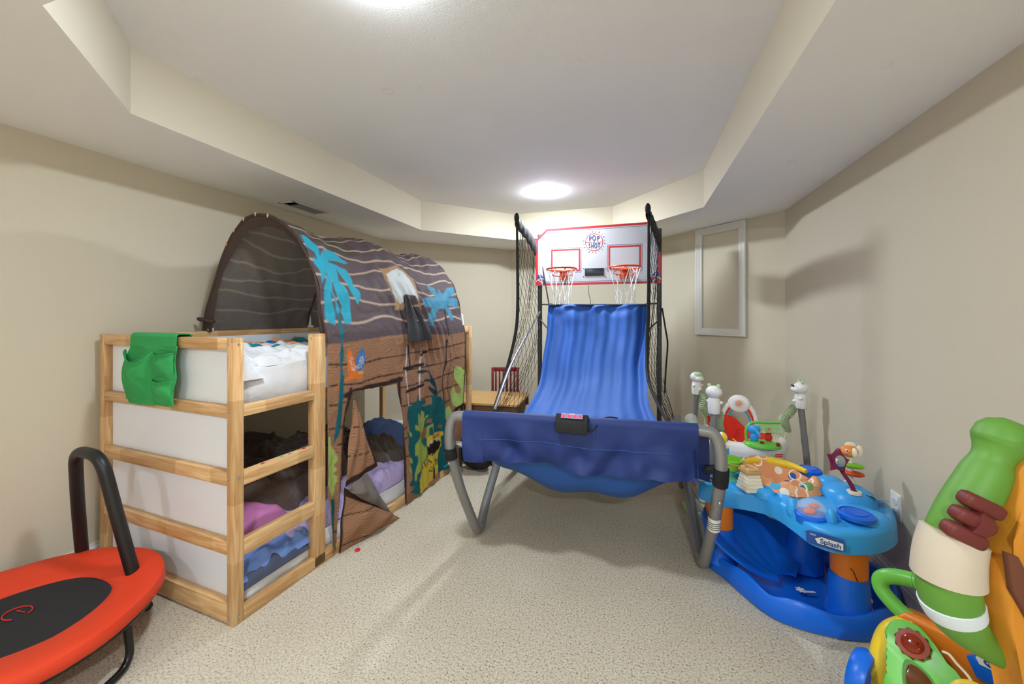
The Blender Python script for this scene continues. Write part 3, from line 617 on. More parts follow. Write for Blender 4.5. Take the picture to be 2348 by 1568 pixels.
PROF = np.array([(0.012,0.02),(0.012,1.12),(0.004,1.17),(-.03,1.28),(-.047,1.40),(-.08,1.50),(-.135,1.60),(-.2,1.69),(-.28,1.755),(-.36,1.80),(-.43,1.825),(-.50,1.84),(-.56,1.838),(-.63,1.818),(-.726,1.745),(-.775,1.68),(-.824,1.60),(-.865,1.515),(-.916,1.405),(-.968,1.285),(-.997,1.165)])
PL = np.concatenate([[0], np.cumsum(np.hypot(*np.diff(PROF, axis=0).T))])
TY0, TY1, TY2 = .465, 1.21, 1.94
def tent_S(y, t):
    x = np.interp(t, PL, PROF[:, 0]); z = np.interp(t, PL, PROF[:, 1])
    v = np.where(y < TY1, (y - TY0) / (TY1 - TY0), (y - TY1) / (TY2 - TY1)); v = np.clip(v, 0, 1)
    sag = 0.055 * np.sin(np.pi * v) ** 2 * np.clip((z - 1.25) / .35, 0, 1)
    dx, dz = x + .5, z - 1.15; n = np.hypot(dx, dz) + 1e-9
    return x - dx / n * sag * .9, z - dz / n * sag - .02 * np.clip((y - TY0) / (TY2 - TY0), 0, 1) * np.clip((z - 1.2) / .4, 0, 1)
def inpoly(X, Y, P):
    r = np.zeros(X.shape, bool); n = len(P)
    for i in range(n):
        x0, y0 = P[i]; x1, y1 = P[(i + 1) % n]
        c = ((y0 > Y) != (y1 > Y)); 
        if y1 != y0: r ^= c & (X < (x1 - x0) * (Y - y0) / (y1 - y0) + x0)
    return r
def nearline(X, Y, P, w):
    r = np.zeros(X.shape, bool)
    for (x0, y0), (x1, y1) in zip(P[:-1], P[1:]):
        dx, dy = x1 - x0, y1 - y0; L = dx * dx + dy * dy + 1e-12
        t = np.clip(((X - x0) * dx + (Y - y0) * dy) / L, 0, 1); r |= np.hypot(X - x0 - t * dx, Y - y0 - t * dy) < w / 2
    return r
DOOR = [(.640, .822), (1.009, .805), (1.05, .60), (1.075, .35), (1.092, -.02), (.536, -.02), (.560, .356), (.600, .70)]
tent = thing('bed_tent', 'brown jungle print tent with arched roof and plank door clipped onto the loft bed', 'tent', (0, 0, 0), BR)
def canopy():
    st = 0.0036
    ys = np.arange(TY0, TY2 + 1e-6, st); ts = np.arange(0, PL[-1], st); Y, T = np.meshgrid(ys, ts, indexing='ij')
    X, Z = tent_S(Y, T)
    # folds: soft vertical waves in the hanging front, fine wrinkles on the roof
    low = np.clip((1.16 - Z) / 0.5, 0, 1) * (T < 1.25)
    fold = 0.006 * np.sin(Y * 31 + 1.5 * np.sin(T * 5)) + 0.005 * np.sin(Y * 57 + T * 6 + 2 * np.sin(Y * 9))
    X = X + low * (fold + 0.012 * np.sin(Y * 6.0 + 1)) + 0.004
    roof = np.clip((T - 1.2) / .2, 0, 1)
    wr = 0.0045 * np.sin(T * 34 + 9 * np.sin(Y * 5.1)) * np.sin(Y * 17 + 2 * T) + 0.003 * np.sin(Y * 45 - T * 23)
    dx, dz = X + .5, Z - 1.15; n = np.hypot(dx, dz)
    X = X + roof * wr * dx / n; Z = Z + roof * wr * dz / n
    # gathers running down from the middle hoop
    g = np.exp(-((Y - 1.2 - (1.5 - T) * .45) / .22) ** 2) * np.clip((1.55 - T) / .2, 0, 1) * np.clip((T - .85) / .2, 0, 1)
    X = X + g * 0.014 * np.sin((Y + T * .35) * 75)
    C = np.zeros(Y.shape + (4,)); 
    def col(h): return np.array((*lin(h), 0.0))
    seam = 1.108 + 0.012 * np.sin(Y * 5.2 + 2.2)
    wood = T < seam
    C[:] = col('615356'); C[~wood & (T > 1.72) & (Y < .95)] = col('575047')
    C[wood] = (*lin('ac8062'), 1.0)
    # cream wavy lines on the roof
    for i in range(15):
        tk = 1.222 + i * 0.114
        wv = 0.016 * np.sin(Y * 8.2 + i * 1.9) + 0.010 * np.sin(Y * 15 + i * 4.1)
        C[(~wood) & (np.abs(T - tk - wv) < 0.0072)] = col('c2a893')
    # grown leaf patches printed on the wall side
    for (a, b_, c_, d_) in ((1.62, 2.73, .10, .035), (1.58, 2.63, .09, .032)):
        C[((Y - a) / c_) ** 2 + ((T - b_) / d_) ** 2 < 1] = col('7b8256')
    ymm, tmm = Y * 1000, T * 1000
    for it in PAT:
        P = it[-1]; cc = np.array((*lin(TC[it[1]]), 1.0 if it[1] == 'wood' else 0.0))
        m = inpoly(ymm, tmm, P) if it[0] == 'P' else nearline(ymm, tmm, P, it[2] * 1.12 + 1.2)
        C[m] = cc
    # dark binding round every edge
    C[(Y > TY2 - .016) & (T < 1.6)] = col('35261f')
    K_ = np.pad(C, ((1, 1), (1, 1), (0, 0)), 'edge')                # soften the print edges by one thread
    C = sum(K_[i:i + Y.shape[0], j:j + Y.shape[1]] * w for i in range(3) for j, w in ((0, .1), (1, .1333), (2, .1)))
    ny, nt = Y.shape
    cy = (Y[:-1, :-1] + Y[1:, 1:]) / 2; ct = (T[:-1, :-1] + T[1:, 1:]) / 2
    hole = inpoly(cy, ct, DOOR)
    hole |= (cy < 0.497 + 0.025 * np.sin(ct * 9)) & (ct < .5) & (cy < .5 - 0.0) & (ct < .30) & (cy < .48 + (.3 - ct) * .1)
    idx = np.arange(ny * nt).reshape(ny, nt)
    q = np.stack([idx[:-1, :-1], idx[1:, :-1], idx[1:, 1:], idx[:-1, 1:]], -1)[~hole]
    used, inv = np.unique(q, return_inverse=True)
    V = np.stack([X, Y, Z], -1).reshape(-1, 3)[used]; CC = C.reshape(-1, 4)[used]
    UVW = np.stack([Y, T, 0 * Y], -1).reshape(-1, 3)[used]
    me = bpy.data.meshes.new('canopy'); me.from_pydata(V.tolist(), [], inv.reshape(-1, 4).tolist()); me.update()
    p0 = max(me.polygons, key=lambda p: p.center.z)
    if p0.normal.z < 0: me.flip_normals()
    a = me.attributes.new('pattern', 'FLOAT_COLOR', 'POINT'); a.data.foreach_set('color', CC.astype(np.float32).ravel())
    a = me.attributes.new('cloth', 'FLOAT_VECTOR', 'POINT'); a.data.foreach_set('vector', UVW.astype(np.float32).ravel())
    me.polygons.foreach_set('use_smooth', [True] * len(me.polygons)); me.materials.append(MATS['tent_cloth'])
    o = bpy.data.objects.new('canopy', me); COL.objects.link(o); o.parent = tent
canopy()
# near arch: dark brown band facing the room, with its edge binding
OUTC = [(float(x), float(z)) for x, z in PROF[2:]]
INC = [(-0.100, 1.15), (-.104, 1.30), (-.112, 1.44), (-.130, 1.517), (-.178, 1.596), (-.252, 1.669), (-.327, 1.726), (-.396, 1.753), (-.466, 1.767), (-.538, 1.765), (-.612, 1.743), (-.678, 1.703), (-.765, 1.604), (-.824, 1.53), (-.875, 1.418), (-.905, 1.30), (-.935, 1.165)]
def resamp(P, n):
    P = np.array(P); l = np.concatenate([[0], np.cumsum(np.hypot(*np.diff(P, axis=0).T))]); s = np.linspace(0, l[-1], n)
    return np.stack([np.interp(s, l, P[:, 0]), np.interp(s, l, P[:, 1])], -1)
ro, ri = resamp(OUTC, 70), resamp(INC, 70)
def band(u, v):
    i = int(round(u * 69)); k = v
    x = ro[i][0] * (1 - k) + ri[i][0] * k; z = ro[i][1] * (1 - k) + ri[i][1] * k
    rf = max(0, 1 - i / 20)
    return (x, TY0 + 0.002 + 0.05 * k * k * (.4 + rf) + 0.010 * rf * math.sin(k * 16 + z * 9), z)
MB().surf(70, 12, band).build('arch_band', 'tent_brown', tent, smooth=60)
for hy, rr in ((TY0 + .004, 0.007), (TY1, 0.007), (TY2 - .004, 0.007)):
    xs, zs = tent_S(np.full(80, hy), np.linspace(1.10, PL[-1] - .01, 80))
    pts = [(-.5 + (x + .5) * .985, hy, 1.15 + (z - 1.15) * .985) for x, z in zip(xs, zs)]
    MB().tube(pts, rr, 8).build('hoop_pole', 'tent_brown', tent)
for i in range(5):                                                # cream stitches over the arch
    t = 1.98 + i * 0.10; x, z = tent_S(np.array([TY0]), np.array([t])); x = float(x[0]); z = float(z[0])
    MB().ell((x, TY0 - .001, z - .006), (.006, .005, .012)).build('stitch', 'tan_plastic', tent)
# white brackets clipping the hoops onto the bed rails
for y in (.492, 1.225, 1.925):
    for x, s in ((-.972, 1), (-.018, -1)):
        b = MB(); b.box((x, y, 1.180), (0.044, 0.034, 0.018), bev=.003); b.prism([(-.016, 0), (.016, 0), (.007, .085), (-.004, .095), (-.009, .085)], .016, basis((x - .008 * s, y + .008, 1.186), (1, 0, 0), (0, 0, 1)), bev=.002)
        if x > -.5 and y < 1: continue
        b.build('bracket', 'plastic_white', tent)
MB().tube([(-1.0, .452, 1.245), (-.945, .452, 1.238), (-.90, .456, 1.230), (-.868, .458, 1.227)], [.012, .013, .012, .011], 6).build('tie_strap', 'tent_brown', tent)
# black curtain flap hanging from the middle hoop over the window
def flap(u, v):
    z = 1.405 - v * .335; w = .020 + .085 * v ** .8 + .03 * v; y = 1.135 - v * .02 + .10 * v + (u - .5) * 2 * w - .02
    x, zz = tent_S(np.array([1.2]), np.array([1.42 - v * .33]))
    return (float(x[0]) + .016 + .03 * v + .016 * math.sin(u * 11 + v * 5) * (.3 + v), 1.185 + (u - .5) * 2 * w + .05 * v, float(zz[0]) - 0.02)
MB().surf(40, 30, flap).build('window_flap', 'cloth_black', tent, smooth=80)
# door flap folded outwards: two printed wings and a grey lining between them
def tri(name, m, A, B_, C_, D_, bul, cols=None, n=26):
    A, B_, C_, D_ = map(Vector, (A, B_, C_, D_))
    b = MB(); lay = b.bm.verts.layers.float_color.new('pattern'); cl = b.bm.verts.layers.float_vector.new('cloth')
    def f(u, v):
        p = (A * (1 - u) + B_ * u) * (1 - v) + (D_ * (1 - u) + C_ * u) * v
        p.x += bul * math.sin(PI * u) * math.sin(PI * v) + .006 * math.sin(u * 13 + v * 9) * min(1, 4 * u * (1 - u) + 4 * v * (1 - v)); return p
    b.surf(n * 2, n * 2, f)
    N = n * 2; b.bm.verts.ensure_lookup_table()
    for k, vt in enumerate(b.bm.verts):
        u, v = (k // N) / (N - 1), (k % N) / (N - 1)
        c, g = cols(u, v, vt.co) if cols else ('6b625d', 0)
        vt[lay] = (*lin(c), g); vt[cl] = (vt.co.y * .9, vt.co.z, 0)
    o = b.build(name, m, tent, smooth=80)
    if sum(p.normal.x for p in o.data.polygons) < 0: o.data.flip_normals()      # printed side outwards
    return o
def wingc(edges):
    def c(u, v, p):
        if any(e(u, v) for e in edges): return '3f2c27', 0
        if abs(((p.z - .03 + p.y * .12) / .155) % 1.0 - .5) < .018: return '382720', 0
        return 'ac8062', 1
    return c
tri('door_wing', 'tent_cloth', (.02, .636, .815), (.022, .640, .80), (.055, .790, .385), (.030, .566, .345), .02, wingc([lambda u, v: v > .93, lambda u, v: u > .93]))
tri('door_lining', 'tent_lining', (.035, .568, .338), (.058, .700, .375), (.070, .905, .04), (.050, .60, .30), .035)
tri('door_wing', 'tent_cloth', (.026, .562, .345), (.075, .880, .075), (.085, .955, .006), (.020, .530, .010), .045, wingc([lambda u, v: v < .12, lambda u, v: u < .03]))
# ================================================================== arcade basketball game
G = thing('basketball_game', 'two-hoop arcade basketball game with white backboard, black side nets and blue ball return', 'arcade game', (1.25, 1.50, 0), 0.05)
def gb(b, name, m, parent=G, **k): return b.build(name, m, parent, world=True, **k)
TR = 0.026
# front legs: bar, bend, leg down, foot bend, leg back up
lpath = bend([(0.72, 0.676, 0.748), (0.640, 0.674, 0.745), (0.628, 0.665, 0.600), (0.652, 0.760, 0.33), (0.690, 0.925, 0.000), (0.664, 1.10, 0.10), (0.655, 1.36, 0.268), (0.645, 1.60, 0.43)], 0.085, 8)
rpath = bend([(1.80, 0.722, 0.758), (1.895, 0.726, 0.752), (1.912, 0.715, 0.600), (1.895, 0.815, 0.31), (1.872, 0.975, 0.000), (1.865, 1.15, 0.10), (1.850, 1.36, 0.25), (1.835, 1.62, 0.43)], 0.085, 8)
gb(MB().tube([(p[0], p[1], max(p[2], TR + .001)) for p in lpath], TR, 16), 'front_leg', 'tube_grey')
gb(MB().tube([(p[0], p[1], max(p[2], TR + .001)) for p in rpath], TR, 16), 'front_leg', 'tube_grey')
gb(MB().tube([(0.70, 0.676, 0.748), (1.82, 0.722, 0.758)], TR * .98, 14), 'front_bar', 'tube_grey')
gb(MB().tube([(0.655, 0.706, 0.590), (0.80, 0.712, 0.590)], 0.015, 10), 'cross_bar', 'chrome'); gb(MB().tube([(1.885, 0.80, 0.520), (1.76, 0.80, 0.525)], 0.016, 10), 'cross_bar', 'chrome')
# rear U frames and back posts
for sx, x0 in ((-1, 0.625), (1, 1.87)):
    pp = bend([(x0, 1.62, 0.44), (x0, 1.90, 0.0), (x0 + .01 * sx, 2.30, 0.44)], 0.10, 8)
    gb(MB().tube([(p[0], p[1], max(p[2], TR + .001)) for p in pp], TR * .9, 14), 'rear_leg', 'tube_grey')
PLx, PRx = (0.688, 2.462), (1.752, 2.515)
for (x, y) in (PLx, PRx):
    p = gb(MB().tube([(x, y, 0.012), (x, y, 2.03)], 0.021, 14), 'back_post', 'tube_dark')
    b = MB(); [b.ell((x, y - .021, z), (.006, .005, .006)) for z in (1.30, 1.37, 1.16)]; gb(b, 'bolt', 'chrome', p)
    b = MB(); b.lathe([(0.027, 0.0), (0.027, 0.03), (0.022, 0.034)], 14, xf((x, y, 0.0))); gb(b, 'foot_cap', 'cloth_black', p)
gb(MB().tube([(PLx[0], PLx[1], 0.30), (PRx[0], PRx[1], 0.30)], 0.016, 10), 'back_bar', 'tube_dark')
# silver brace on the left, thin dark stay and brackets for the curtain rod
gb(MB().tube(spline([(0.735, 1.08, 0.700), (0.708, 1.50, 0.92), (0.700, 2.02, 1.14), (0.695, 2.42, 1.30)], 8), 0.010, 10), 'brace', 'chrome')
gb(MB().tube([(0.690, 2.415, 1.955), (0.745, 2.395, 1.62), (0.795, 2.372, 1.368)], 0.0065, 8), 'stay', 'tube_dark')
for (x, y), tx in ((PLx, 0.800), (PRx, 1.655)):
    gb(MB().tube([(x, y, 1.372), (tx, y - .085, 1.366)], 0.007, 8), 'rod_bracket', 'tube_dark')
    gb(MB().tube([(x, y, 1.23), (x + (tx - x) * .9, y - .13, 1.15)], 0.007, 8), 'rod_bracket', 'tube_dark')
gb(MB().tube([(0.79, 2.372, 1.362), (1.665, 2.415, 1.358)], 0.009, 8), 'curtain_rod', 'tube_dark')
# blue curtain running down into the ball return
CU = [  # left, right, down the sheet
    ((0.792, 2.366, 1.372), (1.668, 2.408, 1.366)), ((0.790, 2.352, 1.330), (1.668, 2.396, 1.325)), ((0.782, 2.245, 1.02), (1.650, 2.300, 1.05)),
    ((0.776, 2.060, 0.72), (1.632, 2.110, 0.78)), ((0.745, 1.800, 0.545), (1.660, 1.830, 0.60)), ((0.700, 1.52, 0.470), (1.730, 1.55, 0.50)), ((0.70, 1.25, 0.430), (1.80, 1.27, 0.47)), ((0.70, 1.00, 0.46), (1.85, 1.02, 0.50)), ((0.70, 0.80, 0.60), (1.86, 0.83, 0.62)), ((0.70, 0.712, 0.742), (1.82, 0.752, 0.75))]
CL = spline([c[0] for c in CU], 10); CR = spline([c[1] for c in CU], 10)
def curtain(u, v):
    s = v * (len(CL) - 1); i = min(int(s), len(CL) - 2); t = s - i
    a = CL[i].lerp(CL[i + 1], t); c = CR[i].lerp(CR[i + 1], t); p = a.lerp(c, u)
    k = max(0, min(1, v / .5)); top = max(0, 1 - v * 9)
    w = 0.018 * math.sin(u * 30 + 2.0 * math.sin(u * 5) + v * 3) + 0.016 * math.sin(u * 13 + 1 + v * 2) + 0.010 * math.sin(u * 61 + v * 5)
    edge = math.exp(-((u - .09) / .07) ** 2) + math.exp(-((u - .95) / .06) ** 2)
    w *= (0.45 + 0.8 * edge) * (0.35 + .65 * min(1, v * 6)) * (1 if v < .45 else max(.25, 1 - (v - .45) * 2.2))
    # soft swags under the rod
    w += 0.022 * math.exp(-((v - .10) / .06) ** 2) * (math.sin(u * 21 + 3 * v) * .6 + nz(u * 9, v * 30, 2))
    sag = (4 * u * (1 - u)) ** .8
    d = max(0, min(1, (v - .48) / .15)) * max(0, min(1, (1.0 - v) / .13))
    z = p.z - sag * (0.175 + .05 * u) * d - (0.012 * 4 * u * (1 - u) if v < .05 else 0) + 0.014 * d * math.sin(u * 19 + v * 5)
    bow = 0.035 * math.sin(PI * u) * max(0, min(1, v * 3)) * (v < .6)
    return (p.x + 0.004 * math.sin(v * 40), p.y + w + bow, z + (0.006 * math.sin(u * 60) * top))
gb(MB().surf(150, 110, curtain), 'ball_return_sheet', 'nylon_blue', smooth=80)
# front flap folded over the bar
def flap2(u, v):
    x = 0.715 + u * 1.10; yb = 0.676 + 0.046 * u; zb = 0.748 + 0.010 * u
    if v < .35:
        a = PI * (1 - v / .35) ; r = TR + .004
        return (x, yb + r * math.cos(a) * 1.0 * -1 * -1, zb + r * math.sin(a))
    t = (v - .35) / .65
    hang = [0.210, 0.212, 0.205, 0.190, 0.20, 0.215, 0.228, 0.222, 0.215, 0.215, 0.222]
    s = u * 10; i = min(9, int(s)); h = hang[i] * (1 - s + i) + hang[i + 1] * (s - i)
    w = 0.024 * math.sin(u * 22 + 1.1 + .8 * t) * t + 0.010 * math.sin(u * 41 + t * 2) * t + 0.055 * nz(u * 6, t * 1.3, 4) * min(1, t * 1.4) + 0.036 * nz(u * 13, t * 2.4, 9) * t
    return (x + 0.02 * t * (u < .1), yb - (TR + .004) - w * .8 - .010 * t, zb - t * h)
def flap2b(u, v):
    p = Vector(flap2(u, v))
    if v < .35:
        a = PI * (v / .35); r = TR + .004; p.y = 0.676 + .046 * u + r * math.cos(a); p.z = 0.748 + .010 * u + r * math.sin(a)
    return p
fl = gb(MB().surf(150, 50, flap2b), 'front_flap', 'nylon_shaded', smooth=80)
b = MB()
b.tube([Vector(flap2b(i / 120, .35 + .65 * .48)) + Vector((0, -.0015, 0)) for i in range(10, 111)], 0.0012, 4); gb(b, 'seam', 'nylon_blue', fl)
gb(MB().surf(14, 14, lambda u, v: (1.80 + .075 * u, 0.715 + .10 * u - .03 * v, .755 - .20 * v - .05 * u * v + .01 * math.sin(v * 9))), 'side_flap', 'nylon_shaded', smooth=80)
# black wraps on the front bends
for pth, k0, k1 in ((lpath, .27, .31), (rpath, .26, .31)):
    n = len(pth); pts = [Vector(pth[i]) for i in range(int(n * k0), int(n * k1) + 2)]
    gb(MB().tube(pts, TR + .006, 14), 'strap', 'cloth_black')
gb(MB().tube([(1.905, .72, .60), (1.86, .76, .575), (1.80, .79, .545), (1.77, .80, .50)], [.016, .020, .018, .006], 8), 'strap', 'cloth_black')
b = MB()
M = basis((1.8635, 0.855, 0.29), (1, 0.05, 0.0), (-.06, .32, -.70)); 
b.lathe([(TR + .0012, -.035), (TR + .0012, .035)], 16, basis((1.8955, .812, .318), (1, 0, 0), (0, .955, .30)), cap=False); lb = gb(b, 'sticker', 'label_white')
b = MB(); [b.lathe([(TR + .0016, -.022 + .011 * i), (TR + .0016, -.018 + .011 * i)], 16, basis((1.8955, .812, .318), (1, 0, 0), (0, .955, .30)), cap=False) for i in range(4)]; gb(b, 'print_line', 'dark_ink', lb)
for x, y, z in ((0.633, .685, .50), (0.665, .89, .115), (1.905, .762, .44), (1.862, 1.20, .14), (0.66, 1.22, .18)):
    gb(MB().ell((x, y - TR * .95, z), (.007, .005, .007)), 'bolt', 'chrome')
# control box
cb_ = Vector((1.268, 0.668, 0.752)); RX = rotz(0.04)
def cP(x, y, z): return cb_ + RX @ Vector((x, y, z))
b = MB(); prof = [(-.040, -.030), (.030, -.030), (.042, .000), (.034, .040), (-.005, .050), (-.030, .030), (-.042, .005)]
b.prism(prof, 0.150, basis(cP(-.075, 0, 0), RX @ Vector((0, 1, 0)), (0, 0, 1)), bev=0.006); cbx = gb(b, 'control_box', 'cloth_black')
Mp = basis(cP(0.002, -.0235, 0.0445), RX @ Vector((1, 0, 0)), RX @ Vector((0, .78, .62)))
pn = gb(MB().prism([(-.05, -.014), (.05, -.014), (.05, .014), (-.05, .014)], .002, Mp), 'button_panel', 'button_panel', parent=cbx)
for i in range(4):
    st = [((.0055 if k % 2 else .0085) * math.cos(k * PI / 8), (.0055 if k % 2 else .0085) * math.sin(k * PI / 8)) for k in range(16)]
    b = MB(); b.prism([(x - .038 + i * .0255, y - .002) for x, y in st], .0055, Mp); gb(b, 'button', 'led_red', parent=cbx)
b = MB(); [b.prism([(x0, .009), (x1, .009), (x1, .0115), (x0, .0115)], .0026, Mp) for x0, x1 in ((-.042, -.034), (-.012, .012))]; gb(b, 'print_line', 'label_white', parent=cbx)
gb(MB().tube(spline([(1.338, .66, .735), (1.365, .655, .735), (1.40, .70, .775), (1.43, .735, .782), (1.47, .76, .775)], 8), 0.0035, 8), 'cord', 'cloth_black')
# ------------------------------------------------------------------ backboard
BO = Vector((0.667, 2.392, 1.545)); bu = Vector((1.094, 0.060, 0)).normalized(); bn = Vector((bu.y, -bu.x, 0))
MBd = basis(BO, bu, (0, 0, 1))                                     # local z of MBd points to the room
assert (MBd.to_3x3() @ Vector((0, 0, 1))).dot(bn) > 0
OUTL = [(0, 0), (1.095, 0), (1.095, .430), (.990, .535), (.100, .520), (0, .425)]
def inset(P, d):
    n = len(P); out = []
    for i in range(n):
        a, p, c = Vector(P[i - 1]), Vector(P[i]), Vector(P[(i + 1) % n]); e0 = (p - a).normalized(); e1 = (c - p).normalized()
        n0 = Vector((-e0.y, e0.x)); n1 = Vector((-e1.y, e1.x)); m = (n0 + n1).normalized(); out.append(tuple(p + m * d / max(.3, m.dot(n0))))
    return out
def lift(z): return MBd @ Matrix.Translation((0, 0, z))
b = MB(); b.prism(OUTL, 0.018, lift(-.018)); b.mi = 1
def ringp(b, P, d0, d1, z, h=.0008):
    A, B_ = inset(P, d0), inset(P, d1); n = len(P)
    for i in range(n): b.prism([A[i], A[(i + 1) % n], B_[(i + 1) % n], B_[i]], h, lift(z))
ringp(b, OUTL, 0.0, 0.020, 0.0); b.mi = 2; ringp(b, OUTL, 0.030, 0.0325, 0.0)
for x0, y0, x1, y1 in ((.138, .121, .412, .333), (.652, .123, .936, .343)):
    sq = [(x0, y0), (x1, y0), (x1, y1), (x0, y1)]; b.mi = 1; ringp(b, sq, 0.004, 0.018, 0.0); b.mi = 2; ringp(b, sq, -.006, -.0035, 0.0)
# corner ball motifs
for sx, ox in ((1, 0.0), (-1, 1.095)):
    def cp(l): return [(ox + sx * x, y) for x, y in l]
    def pr_(l): 
        q = cp(l); return q if sx > 0 else q[::-1]
    fan = [(0.0, .0)] + [(.098 * math.cos(a), .098 * math.sin(a)) for a in [i * PI / 2 / 12 for i in range(13)]]
    b.mi = 1; b.prism(pr_(fan), .0010, lift(.0006)); b.mi = 2
    b.prism(pr_([(.012, .055), (.06, .045), (.078, .065), (.048, .098), (.016, .10)]), .0006, lift(.0016)); b.prism(pr_([(.05, .012), (.062, .016), (.07, .036), (.09, .040), (.094, .008)]), .0006, lift(.0016))
    b.mi = 0
    for arc in ([(.01 + .05 * t, .052 - .035 * t * t) for t in (0, .25, .5, .75, 1)], [(.062 - .03 * t * t, .10 * t) for t in (.05, .3, .55, .8, 1)], [(.0 + .1 * t, .035 + .03 * math.sin(3 * t)) for t in (0, .25, .5, .75, 1)]):
        for (xa, ya), (xb, yb) in zip(arc[:-1], arc[1:]):
            d = Vector((xb - xa, yb - ya)); nn = Vector((-d.y, d.x)).normalized() * .004; b.prism(pr_([(xa - nn.x, ya - nn.y), (xb - nn.x, yb - nn.y), (xb + nn.x, yb + nn.y), (xa + nn.x, ya + nn.y)]), .0006, lift(.0024))
board = gb(b, 'backboard', ['board_white', 'board_red', 'board_navy'], smooth=0)
# round emblem with its lettering
b = MB(); cx, cy = .530, .380
def arcring(r0, r1, n=48): 
    for i in range(n):
        a, c = 2 * PI * i / n, 2 * PI * (i + 1) / n
        b.prism([(cx + r0 * math.cos(a), cy + r0 * math.sin(a)), (cx + r1 * math.cos(a), cy + r1 * math.sin(a)), (cx + r1 * math.cos(c), cy + r1 * math.sin(c)), (cx + r0 * math.cos(c), cy + r0 * math.sin(c))], .0008, lift(.0002))
b.mi = 1; arcring(.074, .0785)
for x0, x1 in ((-.074, -.016), (.016, .074)): b.prism([(cx + x0, cy - .0015), (cx + x1, cy - .0015), (cx + x1, cy + .0025), (cx + x0, cy + .0025)], .0008, lift(.0002))
for i in range(20):
    b.mi = 0 if i % 2 else 1; a = 2 * PI * (i + .5) / 20; r0, r1 = .088, (.104 if i % 2 else .097); dx, dy = math.cos(a), math.sin(a); w = .0022
    b.prism([(cx + dx * r0 - dy * -w, cy + dy * r0 + dx * -w), (cx + dx * r1 - dy * -w, cy + dy * r1 + dx * -w), (cx + dx * r1 - dy * w, cy + dy * r1 + dx * w), (cx + dx * r0 - dy * w, cy + dy * r0 + dx * w)], .0008, lift(.0002))
b.mi = 0
def tx(s, x, y, h, sx=1.0): b.text(s, h, lift(.0012) @ Matrix.Translation((cx + x, cy + y, 0)) @ Matrix.Diagonal((sx, 1, 1, 1)), .0004, bold=.0012)
tx('P', -.034, .031, .060, .70); tx('O', .000, .035, .068, .58); tx('P', .036, .031, .060, .70)
tx('S', -.041, -.030, .054, .62); tx('H', -.0145, -.035, .066, .50); tx('O', .0145, -.035, .066, .46); tx('T', .042, -.030, .054, .66); tx('A', 0, .0005, .017)
gb(b, 'emblem', ['board_navy', 'board_red'], parent=board, smooth=0, label='round emblem lettered POP A SHOT')
sc_ = gb(MB().prism([(.449, .078), (.617, .078), (.617, .146), (.449, .146)], .004, lift(0), bev=.001), 'score_display', 'score_black', parent=board)
b = MB(); [b.lathe([(.004, 0), (.004, .003), (.001, .004)], 10, lift(0) @ Matrix.Translation((x, y, 0))) for x in (.437, .629) for y in (.072, .145)]; gb(b, 'screw', 'dark_ink', parent=board)
b = MB(); [b.lathe([(.009, 0), (.009, .004), (.002, .006)], 12, lift(0) @ Matrix.Translation((x, y, 0))) for x, y in ((.268, .152), (.797, .160))]; gb(b, 'bolt', 'dark_ink', parent=board)
# rims and nets
for cxr in (.258, .790):
    zr = .128; out = .160; rr = .128
    def rp(x, y, z): return MBd @ Vector((cxr + x, zr + y, z))
    b = MB(); b.tube([rp(rr * math.cos(2 * PI * i / 40), 0, out + rr * math.sin(2 * PI * i / 40)) for i in range(40)], .0075, 10, closed=True)
    b.tube(spline([rp(-.07, -.006, out - .095), rp(-.085, -.045, out - .06), rp(-.03, -.052, .03), rp(0, -.05, .012), rp(.03, -.052, .03), rp(.085, -.045, out - .06), rp(.07, -.006, out - .095)], 6), .0055, 8)
    rim = gb(b, 'rim', 'rim_orange')
    b = MB(); b.prism([(-.036, -.085), (.036, -.085), (.040, -.002), (-.040, -.002)], .010, basis(rp(0, 0, 0.001), bu, (0, 0, 1)), bev=.002); b.box(rp(0, -.006, .03), (.07, .06, .006), rot=rotz(0.05)); gb(b, 'mounting_plate', 'rim_orange', parent=rim)
    b = MB(); n = 10; lev = [(0, rr, 0), (.07, .108, .5), (.135, .093, 1.0), (.195, .080, 1.5), (.25, .072, 2.0), (.305, .066, 2.5)]
    rnd = random.Random(int(cxr * 100))
    for k in range(n):
        for s in (-1, 1):
            pts = []
            for dz, r_, ph in lev:
                a = 2 * PI * (k + s * ph * .5 * (1 if ph < .6 else 1)) / n
                j = .006 * dz * 10
                pts.append(rp(r_ * math.cos(a) + rnd.uniform(-j, j) * .35, -dz - rnd.uniform(0, .008), out + r_ * math.sin(a) + rnd.uniform(-j, j) * .35))
            b.tube(spline(pts, 3), .0021, 5, caps=False)
    gb(b, 'hoop_net', 'net_white', parent=rim)
    b = MB()
    for k in range(n):
        a = 2 * PI * k / n; b.tube([rp((rr + .004) * math.cos(a), .006, out + (rr + .004) * math.sin(a)), rp((rr) * math.cos(a), -.014, out + rr * math.sin(a))], .0028, 5)
    gb(b, 'net_tie', 'net_white', parent=rim)
